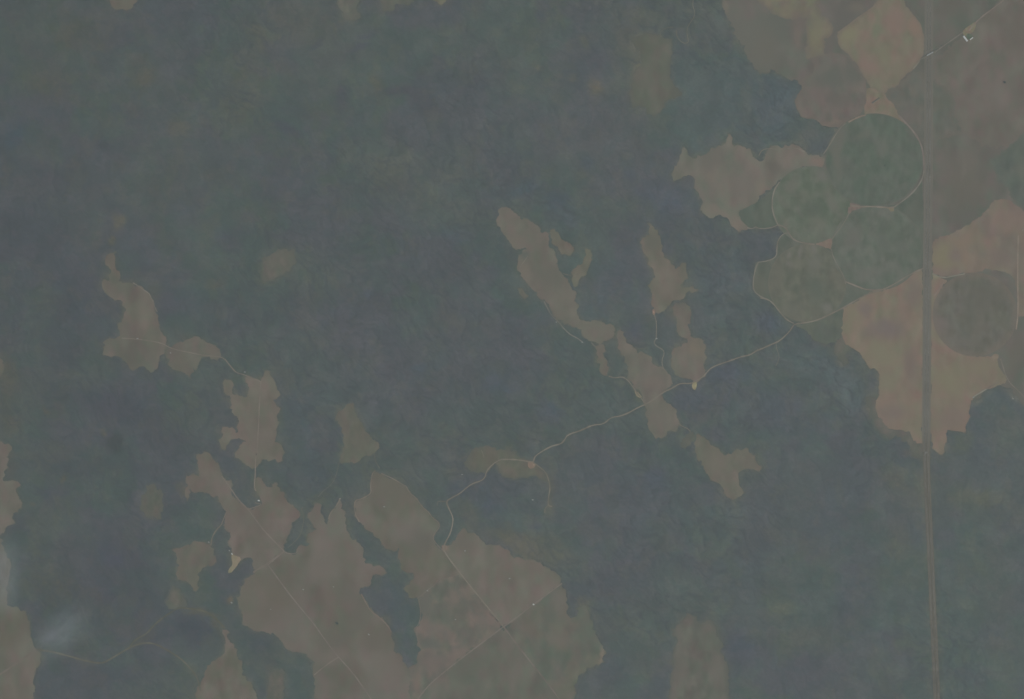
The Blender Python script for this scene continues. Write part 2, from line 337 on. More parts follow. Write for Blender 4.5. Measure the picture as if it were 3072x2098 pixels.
field('scrub_clearing', 'faint olive oval clearing with blurred edges, alone in the upper left forest', 'clearing',
      'F 100,190 200,160 290,165 285,240 260,280 205,310 160,360 110,380 65,380 55,280 75,220', (98, 98, 91), (101, 100, 93), 18, soft=True, amp=4)
field('scrub_clearing', 'faint brown upright oval clearing with blurred edges, left of the small knobbly clearing', 'clearing',
      'I 1000,235 1050,238 1095,285 1110,340 1100,400 1085,475 1000,468 950,430 960,350 985,290', (98, 96, 89), (94, 94, 88), 18, soft=True, amp=4)
# top
field('cleared_field', 'small grey field cut by the top edge, left quarter of the picture', 'field',
      'A 745,-250 748,0 757,25 778,62 872,68 912,45 935,0 935,-250', (106, 101, 93), (108, 103, 95), 50, group=FG)
field('cleared_field', 'tiny tan field cut by the top edge, beside a fainter brown patch on its left', 'field',
      'B 1205,-250 1222,2 1260,35 1290,30 1322,-2 1330,-250', (115, 111, 96), (109, 105, 93), 40, group=FG)
field('scrub_clearing', 'faint brown patch cut by the top edge, just left of the tiny tan field', 'clearing',
      'B 850,-250 862,10 880,70 910,85 960,60 980,30 1060,40 1090,0 1090,-250', (108, 104, 95), (99, 99, 92), 30, cover=.85, soft=True)
field('scrub_clearing', 'large soft edged olive brown clearing with no roads, upper middle right', 'clearing',
      'C 870,250 930,240 1000,225 1090,245 1110,258 1175,262 1165,400 1150,480 1165,560 1200,600 1235,640 1150,690 1100,750 1040,790 1000,760 980,730 900,730 885,600 900,480 960,430 940,340',
      (98, 99, 91), (101, 101, 93), 60, cover=.9, soft=True)
field('cleared_field', 'wide pinkish grey clearing with pointed horns, left of the round green crop circles', 'field',
      'C 1255,1000 1270,1010 1290,1060 1330,1080 1390,1050 1460,1000 1530,990 1552,950 1562,910 1575,960 1600,990 1690,1010 1740,1080 1780,1100 D 60,1050 100,990 180,995 250,985 290,990 320,1030 380,1060 430,1055 460,1070 460,1150 370,1130 300,1140 200,1200 150,1240 60,1300 0,1350 C 1740,1380 1620,1440 1640,1500 1690,1560 1640,1580 1600,1560 1550,1500 1500,1460 1420,1490 1370,1460 1365,1380 1340,1300 1320,1220 1290,1195 1240,1205 1180,1240 1165,1220 1185,1140 1215,1100 1235,1040',
      (109, 106, 98), (114, 108, 100), 60, group=FG,
      extra=[('C 1430,1080', 44, 30, 0, (104, 102, 95), .6), ('D 100,1130', 26, 30, 0, (101, 98, 91), .7), ('C 1430,1210', 20, 20, 0, (118, 110, 101), .6), ('C 1460,1440', 44, 12, 20, (118, 110, 101), .6), ('C 1620,1530', 20, 24, 30, (121, 111, 102), .7),
             ('C 1770,1290', 20, 20, 0, (122, 113, 102), .6), ('D 390,1100', 24, 10, 0, (122, 109, 101), .8), ('C 1660,1250', 50, 50, 0, (106, 104, 97), .4)])
# farmland of the right side
farm = 'C 1480,-250 1500,-20 1530,90 1600,230 1660,340 1700,430 1790,510 D 100,470 190,520 290,560 310,610 250,680 270,740 300,790 410,820 430,850 560,860 540,900 490,1000 450,1060 430,1150 300,1250 200,1500 H 200,0 250,655 400,640 575,740 540,760 600,800 830,980 820,1300 940,1390 1470,1200 1560,1100 1680,1080 1750,1130 1814,1230 2600,1500 D 2600,-250'
field('pasture_land', 'great grey brown pasture filling the upper right around the other fields and highway', 'pasture', farm,
      (104, 102, 96), (100, 101, 94), 70, z=0,
      extra=[('C 1700,250', 60, 60, 30, (103, 104, 97), .8), ('D 130,200', 44, 60, 0, (99, 102, 95), .8), ('D 60,420', 60, 40, 0, (102, 103, 96), .8), ('D 60,330', 40, 60, 0, (104, 103, 95), .6), ('C 1530,50', 6, 24, -25, (116, 112, 102), .6),
             ('D 280,160', 30, 60, 0, (108, 102, 96), .6), ('D 260,270', 14, 34, 0, (113, 106, 99), .6), ('D 600,60', 44, 30, 0, (99, 98, 93), .8), ('D 560,150', 24, 40, 20, (99, 98, 93), .7), ('D 660,60', 24, 14, 0, (110, 106, 97), .6),
             ('D 1300,60', 60, 30, 0, (100, 99, 92), .7), ('D 1300,220', 40, 30, 0, (107, 103, 97), .6), ('D 1400,1250', 70, 90, 0, (103, 101, 93), .7), ('D 1410,1150', 8, 30, 0, (112, 108, 101), .5), ('D 1270,1100', 30, 60, 0, (108, 103, 97), .5),
             ('D 1470,1080', 20, 40, 0, (107, 103, 96), .5), ('D 1440,1450', 30, 12, -20, (100, 99, 94), .6), ('D 1250,1340', 20, 20, 0, (109, 106, 99), .6), ('H 1740,880', 30, 70, 10, (103, 101, 93), .7), ('H 1790,1150', 30, 20, 30, (101, 101, 95), .6),
             ('H 1700,600', 10, 90, 0, (110, 104, 98), .5)])
field('stubble_field', 'yellow olive strip of stubble narrowing downward, left of the bright diamond field', 'field',
      'D -40,-250 0,-20 30,30 90,85 150,110 230,150 290,110 340,130 330,200 340,260 320,330 330,395 355,405 440,380 465,360 455,290 475,260 500,230 512,170 490,125 440,110 420,40 440,-250',
      (109, 106, 97), (114, 111, 98), 36, z=1, amp=3, rim=((107, 103, 96), 14), extra=[('D 400,250', 22, 60, 5, (116, 114, 99), .7), ('D 200,60', 60, 14, 10, (114, 111, 98), .6), ('D 270,140', 24, 26, 0, (108, 102, 96), .6), ('D 640,60', 10, 10, 0, GREY, .1)])
field('ploughed_field', 'bright pinkish tan diamond of ploughed soil, its right corner touching the highway', 'field',
      'D 545,225 620,170 700,110 800,40 840,-60 840,-250 960,-250 965,-60 1000,20 1060,100 1110,170 1130,230 1137,300 1135,370 1110,410 1060,470 1010,510 970,560 940,595 900,600 870,640 800,610 765,590 740,540 680,450 630,390 600,350 560,330 548,290',
      (119, 111, 101), (115, 112, 100), 32, z=2, amp=1, rim=((112, 106, 98), 8),
      extra=[('D 610,240', 30, 28, 0, (121, 119, 102), .9), ('D 940,110', 44, 40, 0, (123, 111, 103), .8), ('D 770,440', 24, 40, -30, (124, 110, 103), .7), ('D 870,390', 24, 40, 0, (118, 115, 101), .6), ('D 1080,180', 20, 24, 0, (125, 112, 102), .7), ('D 960,470', 24, 40, 40, (116, 112, 100), .6)])
field('crop_circle', 'faded round field of grey brown and green blotches under the bright diamond field', 'field',
      'D 355,405 400,380 480,362 560,365 620,385 660,430 700,480 735,530 745,600 742,660 725,740 690,790 620,830 560,865 500,865 430,850 410,820 300,800 262,740 250,680 280,640 305,600 290,560 330,520 380,500 390,440',
      (104, 101, 95), (109, 103, 97), 30, z=1, amp=.6, rim=((107, 103, 96), 12),
      extra=[('D 480,530', 44, 44, 0, (98, 101, 94), .8), ('D 400,640', 40, 30, 0, (110, 103, 98), .6), ('D 690,590', 14, 22, 0, (112, 107, 99), .7), ('D 650,500', 34, 40, 0, (99, 101, 94), .7), ('D 570,420', 10, 34, 0, (109, 105, 99), .6), ('D 460,430', 12, 34, 20, (108, 106, 99), .6),
             ('D 560,700', 40, 30, 0, (102, 100, 94), .7), ('D 500,840', 40, 6, 0, (117, 109, 100), .7), ('D 285,740', 6, 26, -35, (115, 107, 100), .6)])
field('bare_field', 'pink tan wedge of bare soil between the diamond field and the biggest crop circle', 'field',
      'D 765,590 800,605 870,640 880,665 920,695 960,780 1010,850 1060,900 1040,890 1000,860 900,800 830,772 740,785 725,745 745,660 742,600',
      (121, 110, 101), (116, 110, 99), 30, z=1, amp=1)
field('green_field', 'dark grey green field on both sides of the highway, right of the pink bare wedge', 'field',
      'D 870,640 940,600 980,560 1040,500 1110,480 1190,540 1320,630 1342,690 1330,760 1320,800 1350,860 1400,920 1300,950 1200,960 1120,960 1070,900 1010,850 960,780 930,700',
      (100, 102, 95), (104, 102, 95), 30, z=1, amp=2, rim=((104, 102, 95), 14), extra=[('D 910,640', 20, 20, 0, (96, 100, 94), .7), ('D 1020,780', 26, 40, 30, (107, 103, 98), .7), ('D 1100,580', 16, 16, 0, (105, 105, 98), .6), ('D 1270,690', 40, 34, 0, (97, 101, 92), .6)])
field('pasture_field', 'smooth reddish grey pasture holding the white farm barns, upper right corner', 'field',
      'D 1200,410 1320,300 1420,225 1520,120 1600,60 1700,-30 1800,-250 2600,-250 2600,650 1814,880 1750,960 1700,995 1600,1003 1530,985 1400,910 1350,800 1345,700 1335,640 1200,565',
      (110, 105, 98), (106, 102, 95), 70, z=1, amp=2, rim=((106, 102, 96), 16), extra=[('D 1600,650', 80, 60, 0, (112, 106, 100), .5), ('D 1780,250', 50, 70, 0, (104, 100, 93), .6), ('D 1600,120', 30, 30, 0, (102, 99, 91), .5)])
field('green_field', 'dark green field against the right edge, below the reddish grey pasture', 'field',
      'D 1570,1080 1640,1050 1700,1000 1760,960 1814,890 2600,800 2600,1800 1860,1480 1814,1430 1740,1340 1640,1230 1600,1140',
      (93, 99, 93), (96, 101, 94), 30, z=1, amp=3, rim=((101, 102, 95), 8), extra=[('D 1790,1150', 16, 30, 0, (103, 105, 97), .6)])
field('ploughed_field', 'pinkish brown field with an olive corner, right of the highway above the dull round field', 'field',
      'D 1500,1490 1640,1345 1740,1370 1814,1445 2600,1850 H 2600,620 1780,640 1765,420 1740,330 1640,300 1560,290 1500,315 1410,320 1260,345 1190,320 1190,95 1300,60 1400,10',
      (116, 108, 101), (119, 110, 101), 50, z=1, amp=1.5,
      extra=[('H 1280,200', 50, 44, 0, (120, 116, 100), .85), ('H 1380,90', 40, 20, 0, (122, 112, 101), .7), ('H 1350,190', 20, 24, 0, (115, 107, 102), .7), ('H 1640,200', 40, 40, 0, (111, 105, 99), .6), ('D 1740,1480', 60, 30, 0, (121, 110, 103), .6), ('H 1410,210', 14, 40, 0, (123, 111, 101), .6)])
field('green_field', 'flat dull green land filling the corners between the crop circles and the highway', 'field',
      'D 620,1390 760,1400 940,1400 1060,1310 1120,1210 1128,1400 1128,1590 H 1125,285 1000,350 930,400 870,430 750,450 700,480 570,560 400,640 250,655 170,600 90,500 20,480 G 1760,470 1720,430 1725,300 1740,240 1814,235 H 90,225 130,205 132,150 140,90 180,45 215,45 D 190,1540 300,1500 500,1450',
      (94, 100, 92), (98, 102, 94), 34, z=1, amp=.5, extra=[('H 1080,250', 20, 30, 0, (104, 104, 97), .5), ('H 20,400', 30, 50, 0, (99, 101, 92), .6), ('D 1090,1440', 30, 30, 0, (96, 100, 92), .6)])
field('green_field', 'dark green triangle between the wide pinkish clearing and the left crop circle', 'field',
      'C 1814,1325 1740,1380 1620,1440 1640,1500 1690,1555 1740,1545 D 20,1550 60,1555 140,1530 105,1450 98,1350 115,1290 150,1240',
      (93, 100, 92), (96, 101, 93), 40, z=1, amp=.5)
field('green_field', 'green triangle below the pale road junction, under the lowest crop circle', 'field',
      'H 250,665 330,655 400,640 570,560 585,570 575,740 530,770 480,800 380,770 320,700', (97, 102, 93), (94, 99, 92), 40, z=1, amp=1)
field('ploughed_field', 'large mottled tan and pink field left of the highway with a jagged lower edge', 'field',
      'H 575,565 650,520 750,452 870,430 940,395 1000,355 1060,320 1128,285 1128,1480 1100,1482 1060,1450 1040,1390 940,1385 895,1375 860,1340 820,1300 805,1200 840,1130 825,1070 830,980 760,965 720,910 690,860 640,830 600,800 578,745 583,650',
      (119, 112, 101), (122, 112, 102), 38, z=1, amp=1.6,
      extra=[('H 720,560', 18, 22, 0, (112, 106, 101), .7), ('H 890,700', 50, 26, 0, (111, 105, 102), .7), ('H 760,700', 22, 26, 0, (112, 106, 101), .5), ('H 630,640', 16, 60, 0, (118, 115, 101), .7), ('H 860,870', 50, 40, 20, (119, 116, 102), .8), ('H 1050,960', 24, 60, 0, (113, 105, 99), .7),
             ('H 930,1250', 40, 30, 0, (114, 106, 101), .6), ('H 980,600', 26, 30, 0, (122, 111, 103), .6), ('H 1060,450', 30, 50, 0, (112, 106, 100), .6), ('H 900,1060', 34, 40, 0, (118, 115, 102), .6), ('H 880,1320', 34, 14, 30, (121, 110, 103), .6)])
field('ploughed_field', 'mottled tan field right of the highway, wrapping under the dark round field', 'field',
      'H 1180,325 1250,350 1300,370 1240,430 1205,520 1200,620 1230,700 1290,790 1380,850 1470,885 1560,888 1640,870 1630,940 1690,1020 1700,1050 1600,1095 1560,1105 1470,1150 1450,1200 1440,1300 1415,1420 1380,1400 1290,1380 1280,1480 1265,1555 1220,1545 1205,1510 1180,1500',
      (119, 112, 101), (122, 111, 102), 38, z=1, amp=1.6,
      extra=[('H 1300,1050', 50, 50, 0, (119, 116, 101), .8), ('H 1500,950', 50, 24, 0, (119, 114, 101), .8), ('H 1500,1030', 24, 24, 0, (117, 110, 100), .5), ('H 1320,1300', 44, 40, 0, (117, 108, 101), .7), ('H 1235,350', 14, 8, 10, (131, 130, 112), .9), ('H 1600,880', 10, 8, 0, (128, 120, 108), .8), ('H 1240,640', 24, 24, 0, (119, 108, 101), .5)])
field('green_field', 'long green grey clearing edge bordered by scrub, below the green triangle near the crop circles', 'field',
      'H 540,760 578,745 600,800 640,830 600,860 615,930 600,950 560,930 530,870 525,820', (100, 102, 94), (105, 103, 96), 24, z=0, amp=3, cover=.9, soft=True)
field('scrub_clearing', 'reddish brown fringe of scrub under the jagged edge, left of the highway', 'clearing',
      'H 740,1160 800,1150 805,1200 820,1300 895,1375 940,1388 1040,1392 1060,1450 1100,1482 1128,1482 1128,1587 1060,1560 1020,1470 950,1430 900,1440 850,1410 800,1350 770,1250', (97, 98, 92), (104, 101, 95), 24, z=0, amp=3, cover=.7, soft=True)
field('scrub_clearing', 'pale olive patch cut by the top edge, left of the faint brown patch there', 'clearing',
      'B 540,-250 565,10 590,60 600,120 650,150 735,132 725,80 700,50 730,0 730,-250', (104, 104, 96), (98, 99, 93), 24, cover=.85, soft=True)
field('cleared_field', 'sandy tan bare patch shaped like a bent arrow, brightest spot of the lower left woods', 'bare patch',
      'I 1575,705 1600,720 1632,728 1640,745 1625,765 1610,790 1580,835 1550,838 1552,815 1580,785 1578,740', (128, 121, 103), (134, 122, 107), 16, z=2, amp=.4)
for lab, s_, b_, a_ in [
    ('small bright sandy patch beside the track on the left rim of the large pinkish clearing', 'G 915,1122 935,1128 965,1162 950,1168 925,1155', (126, 120, 104), (134, 128, 108)),
    ('tiny bright yellowish patch at the foot of the pinched vertical clearing, near the dirt road', 'G 1310,1062 1336,1058 1342,1072 1330,1112 1316,1108 1304,1085', (136, 128, 108), (146, 140, 116)),
    ('reddish bare yard in the fork of the winding dirt road', 'K 188,84 225,82 245,100 232,122 208,130 190,110', (118, 107, 98), (122, 112, 101)),
    ('reddish bare patch where the winding road turns into the straight diagonal road', 'J 1284,648 1312,650 1300,690 1292,694 1282,672', (118, 108, 99), (122, 112, 102)),
    ('small pinkish oval bare patch under the branching clearing, on its thin track', 'G 1040,560 1052,562 1058,585 1050,604 1040,598 1035,578', (120, 109, 101), (124, 114, 104)),
    ('pinkish bare triangle between the left, lowest and highway side crop circles', 'H 402,116 455,98 500,78 508,100 502,150 470,148', (116, 107, 99), (119, 110, 101)),
    ('pinkish bare triangle under the biggest crop circle at its lower left', 'D 632,1378 660,1392 712,1402 700,1420 650,1432 628,1455', (114, 106, 99), (118, 108, 101)),
    ('yellowish bare patch under the biggest crop circle at its lower right', 'D 868,1412 932,1410 930,1440 905,1442 895,1425', (115, 112, 99), (119, 114, 100))]:
    field('bare_patch', lab, 'bare patch', s_, b_, a_, 10, z=3.6, amp=.4)
PIV = 'round irrigated crop circles'
for lab, t, rx, ry, b, a, ex, z in [
    ('biggest and darkest green crop circle, topmost of the four beside the highway', 'D 796,1091', 333, 319, (94, 102, 93), (97, 103, 95), [('D 545,1060', 16, 90, 4, (104, 105, 97), .7), ('D 730,920', 14, 16, 0, (103, 106, 97), .6), ('D 865,980', 18, 34, 10, (104, 107, 99), .6), ('D 560,930', 30, 22, -40, (103, 104, 97), .6), ('D 1000,1260', 16, 16, 0, (101, 104, 96), .5), ('D 1040,900', 20, 12, 45, (104, 104, 97), .5)], 3.4),
    ('leftmost green crop circle, streaked with pale marks, lower left of the biggest one', 'D 369,1396', 272, 266, (96, 103, 92), (102, 107, 97), [('D 440,1200', 14, 30, -30, (107, 108, 101), .8), ('D 240,1260', 16, 20, -30, (105, 107, 98), .7), ('D 420,1520', 22, 20, 0, (109, 111, 101), .7), ('D 520,1370', 12, 34, -25, (107, 109, 100), .7), ('D 210,1510', 10, 16, 0, (108, 108, 99), .7), ('D 330,1320', 14, 16, 0, (105, 108, 98), .6), ('D 170,1350', 14, 20, -30, (104, 107, 98), .6), ('D 310,1440', 5, 30, -20, (104, 106, 98), .5), ('D 400,1420', 30, 30, 0, (94, 101, 92), .5)], 2.6),
    ('green crop circle touching the highway, directly under the biggest one', 'H 812,145', 310, 290, (97, 103, 94), (102, 106, 98), [('H 800,300', 60, 16, 0, (106, 108, 101), .6), ('H 960,330', 14, 20, 0, (104, 107, 99), .5), ('H 640,90', 24, 30, 0, (104, 105, 98), .6), ('H 680,60', 14, 20, 0, (105, 106, 99), .6), ('H 860,110', 20, 30, 0, (96, 102, 94), .6), ('H 720,330', 20, 24, 0, (105, 107, 100), .6), ('H 980,160', 24, 24, 0, (98, 102, 95), .5)], 3.0),
    ('lowest green crop circle, speckled with pale spots along its top, beside the forest', 'H 340,385', 266, 266, (99, 101, 92), (104, 105, 95), [('H 220,180', 9, 16, 10, (112, 111, 104), .9), ('H 295,165', 6, 22, 0, (110, 110, 103), .8), ('H 385,165', 10, 16, 0, (111, 111, 104), .9), ('H 400,260', 20, 24, 20, (106, 108, 100), .7), ('H 220,260', 12, 10, 0, (108, 108, 101), .7), ('H 470,560', 16, 16, 0, (110, 111, 104), .7), ('H 240,570', 34, 30, 20, (104, 106, 97), .6), ('H 120,330', 24, 30, 0, (103, 104, 95), .6), ('H 400,420', 40, 40, 0, (94, 101, 92), .7), ('H 300,620', 24, 10, 20, (107, 107, 98), .6)], 2.2),
    ('dull grey brown round field right of the highway, surrounded by tan ploughed soil', 'H 1480,598', 288, 286, (101, 100, 92), (104, 103, 96), [('H 1270,430', 24, 14, -20, (108, 106, 99), .6), ('H 1240,680', 30, 40, 0, (112, 105, 100), .7), ('H 1500,650', 20, 90, 4, (106, 104, 96), .6), ('H 1430,620', 16, 60, 0, (98, 99, 91), .6), ('H 1560,480', 50, 50, 0, (99, 99, 91), .6), ('H 1400,380', 16, 16, 0, (105, 104, 98), .5), ('H 1440,790', 60, 12, 10, (106, 104, 97), .5)], 2.6)]:
    (cx_, cy_), = pts(t)
    ang = np.linspace(0, 2 * math.pi, 121)[:-1]
    field('crop_circle', lab, 'crop circle', np.stack([cx_ + np.cos(ang) * rx / TS, cy_ + np.sin(ang) * ry / TS], 1), b, a, 26, z=z, amp=0,
          group=PIV if 'green crop' in lab else None, mat=MAT_CROP, extra=ex, smooth=0, rim=((113, 107, 99), 26) if 'dull' in lab else ((108, 107, 98) if 'lowest' in lab else (103, 104, 97), 5))

for f in FIELDS:
    if f['name'] == 'bare_patch' or 'bent arrow' in f['label']: f['bare'] = True
FPOLY = []
for f in FIELDS:
    p = pts(f['poly']) if isinstance(f['poly'], str) else f['poly']
    if f['smooth']: p = smooth_closed(p, 1)
    p = densify(p, 3.0)
    p = warp(p, f['amp'])
    FPOLY.append((p, f))

def blur(a, r, it=2):
    for _ in range(it):
        for ax in (0, 1):
            pad = [(0, 0), (0, 0)]; pad[ax] = (r + 1, r)
            c = np.cumsum(np.pad(a, pad, mode='edge'), axis=ax)
            n_ = a.shape[ax]
            hi = np.take(c, np.arange(2 * r + 1, 2 * r + 1 + n_), axis=ax); lo = np.take(c, np.arange(0, n_), axis=ax)
            a = (hi - lo) / (2 * r + 1)
    return a
CELL = 4.0
fx0, fx1, fy0, fy1 = -360, 3432, -330, 2428
xs = np.arange(fx0, fx1 + 1, CELL); ys = np.arange(fy0, fy1 + 1, CELL)
NX, NY = len(xs), len(ys)
GX, GY = np.meshgrid(xs, ys)           # [NY,NX]
ins = np.zeros((NY, NX), bool); dist = np.full((NY, NX), 99.0)
def win(x0, y0, x1, y1, pad):
    i0 = max(0, int((x0 - pad - fx0) / CELL)); i1 = min(NX, int((x1 + pad - fx0) / CELL) + 2)
    j0 = max(0, int((y0 - pad - fy0) / CELL)); j1 = min(NY, int((y1 + pad - fy0) / CELL) + 2)
    return slice(j0, max(j0, j1)), slice(i0, max(i0, i1))
for p, f in FPOLY:
    sl = win(p[:, 0].min(), p[:, 1].min(), p[:, 0].max(), p[:, 1].max(), 2)
    if GX[sl].size: ins[sl] |= inside(GX[sl], GY[sl], p)
COV = {False: blur(ins.astype(float), 1), True: blur(ins.astype(float), 3)}
def sample(A, x, y):
    u = np.clip((x - fx0) / CELL, 0, NX - 1.001); v = np.clip((y - fy0) / CELL, 0, NY - 1.001)
    i = u.astype(int); j = v.astype(int); a = u - i; b = v - j
    return (A[j, i] * (1 - a) + A[j, i + 1] * a) * (1 - b) + (A[j + 1, i] * (1 - a) + A[j + 1, i + 1] * a) * b
def edge_dist(x, y, p):
    d = np.full(len(x), 1e9)
    for i in range(len(p)):
        a, b = p[i], p[(i + 1) % len(p)]; e = b - a
        t = np.clip(((x - a[0]) * e[0] + (y - a[1]) * e[1]) / max(1e-9, e @ e), 0, 1)
        d = np.minimum(d, np.hypot(x - a[0] - t * e[0], y - a[1] - t * e[1]))
    return d

def build_field(p, f):
    x0, y0 = p.min(0); x1, y1 = p.max(0)
    area = (x1 - x0) * (y1 - y0)
    sp = 6.0 if area < 90000 else 9.0
    X, Y = np.meshgrid(np.arange(x0, x1, sp), np.arange(y0, y1, sp))
    X = X + (np.arange(X.shape[0]) % 2)[:, None] * sp / 2
    X, Y = X.ravel(), Y.ravel()
    m = inside(X, Y, p)
    q = np.vstack([p, np.stack([X[m], Y[m]], 1)])
    w = W(q)
    k = len(p)
    vs, es, fs, _, _, _ = delaunay_2d_cdt([Vector(v) for v in w.tolist()], [], [list(range(k))], 1, 1e-3)
    vs = np.array([tuple(v) for v in vs])
    fx = vs[:, 0] / M_PX + CX; fy = CY - vs[:, 1] / M_PX
    seed = (abs(hash_label(f['label'])) % 60) * 3 + 200
    t = (sstep(0.36, 0.64, fbm(fx, fy, f['sc'], seed, 4, 0.6)) * 1.3 - .15)[:, None]
    col = np.array(f['base'], float) * (1 - t) + np.array(f['alt'], float) * t
    t2 = ((fbm(fx * 1.0, fy * 0.5, f['sc'] * .45, seed + 1, 3) - .5) * 14)[:, None]
    col = col + t2 * np.array([1.0, .95, .85])
    t3 = ((fbm(fx, fy * .7, 22, seed + 2, 3) - .5) * (4 if f['mat'] is MAT_CROP or 'green' in f['name'] else 11))[:, None]       # redder and greener stubble
    col = col + t3 * np.array([.9, -.5, .1]) + np.array([-.8, .4, 0.])
    col = blobs(fx, fy, col, f['extra'])
    mean = col.mean(1, keepdims=True); col = mean + (1.08 if f['name'] in ('ploughed_field', 'stubble_field', 'bare_field', 'bare_patch') else .93) * (col - mean)
    if f['name'] == 'cleared_field': col = col + np.array([-1.2, .2, .2])
    if f.get('rim'):
        tone, wd = f['rim']
        k_ = (.65 * (1 - sstep(0, wd, edge_dist(fx, fy, p) + (fbm(fx, fy, 20, 45, 3) - .5) * wd * .8)))[:, None]
        col = col * (1 - k_) + np.array(tone, float) * k_
    # regrowth thickens towards the wood
    cv = sstep(.30 if f.get('soft') else .22, .93 if f.get('soft') else .60, sample(COV[bool(f.get('soft'))], fx, fy) + (fbm(fx, fy, 13, 49, 3) - .5) * (.35 if f.get('soft') else .22))[:, None]
    if f.get('bare'): cv = np.ones_like(cv)
    col = col * cv + np.array((92, 96, 91.)) * (1 - cv)
    fs = np.array([t_ for t_ in fs if len(t_) == 3])
    # make every face look up
    a, b, c = vs[fs[:, 0]], vs[fs[:, 1]], vs[fs[:, 2]]
    cr = (b[:, 0] - a[:, 0]) * (c[:, 1] - a[:, 1]) - (b[:, 1] - a[:, 1]) * (c[:, 0] - a[:, 0])
    fs[cr < 0] = fs[cr < 0][:, ::-1]
    z = 0.25 * f['z'] + 0.003 * (seed % 50)
    o = mesh_obj(f['name'], np.column_stack([vs, np.full(len(vs), z)]), fs, f['mat'], cols=alb(col))
    props(o, f['label'], f['cat'], f['group'], 'thing')
    return o
def hash_label(s):
    h = 7
    for ch in s: h = (h * 31 + ord(ch)) % 1000003
    return h
for p, f in FPOLY: build_field(p, f)
print('fields', round(time.time() - T0, 1))

# ------------------------------------------------------------------ lie of the land
def segdist(sl, a, b):
    X = GX[sl]; Y = GY[sl]; d = b - a; L2 = max(1e-9, d @ d)
    t = np.clip(((X - a[0]) * d[0] + (Y - a[1]) * d[1]) / L2, 0, 1)
    return np.hypot(X - a[0] - t * d[0], Y - a[1] - t * d[1])
for p, f in FPOLY:
    for i in range(len(p)):
        a, b = p[i], p[(i + 1) % len(p)]
        sl = win(min(a[0], b[0]), min(a[1], b[1]), max(a[0], b[0]), max(a[1], b[1]), 18)
        if GX[sl].size: dist[sl] = np.minimum(dist[sl], segdist(sl, a, b))
sd = np.where(ins, -dist, dist)
rd = np.full((NY, NX), 99.0)
# canopy relief: low rolling hills with creek valleys
wx = GX + (fbm(GX, GY, 120, 41, 3) - .5) * 90; wy = GY + (fbm(GX, GY, 120, 47, 3) - .5) * 90
rel = fbm(wx, wy, 190, 51, 5, .52) * 75
u = (wx * .72 + wy * .69); v = (-wx * .69 + wy * .72)
rid = 1 - np.abs(fbm(u * .55, v * 1.3, 46, 57, 4, .55) * 2 - 1)
rough_zone = 0.35 + 0.65 * sstep(.42, .62, fbm(GX, GY, 420, 61, 2))
rid2 = 1 - np.abs(fbm(u * .8, v * 1.5, 22, 59, 3, .6) * 2 - 1)
rel = rel - (rid ** 3) * 24 * rough_zone - (rid2 ** 4) * 9 * rough_zone
taper = (1 - sstep(0.0, 0.55, blur(ins.astype(float), 14, 3))) * sstep(0, 16, sd)
relief = (rel - rel.mean()) * taper * 0.8
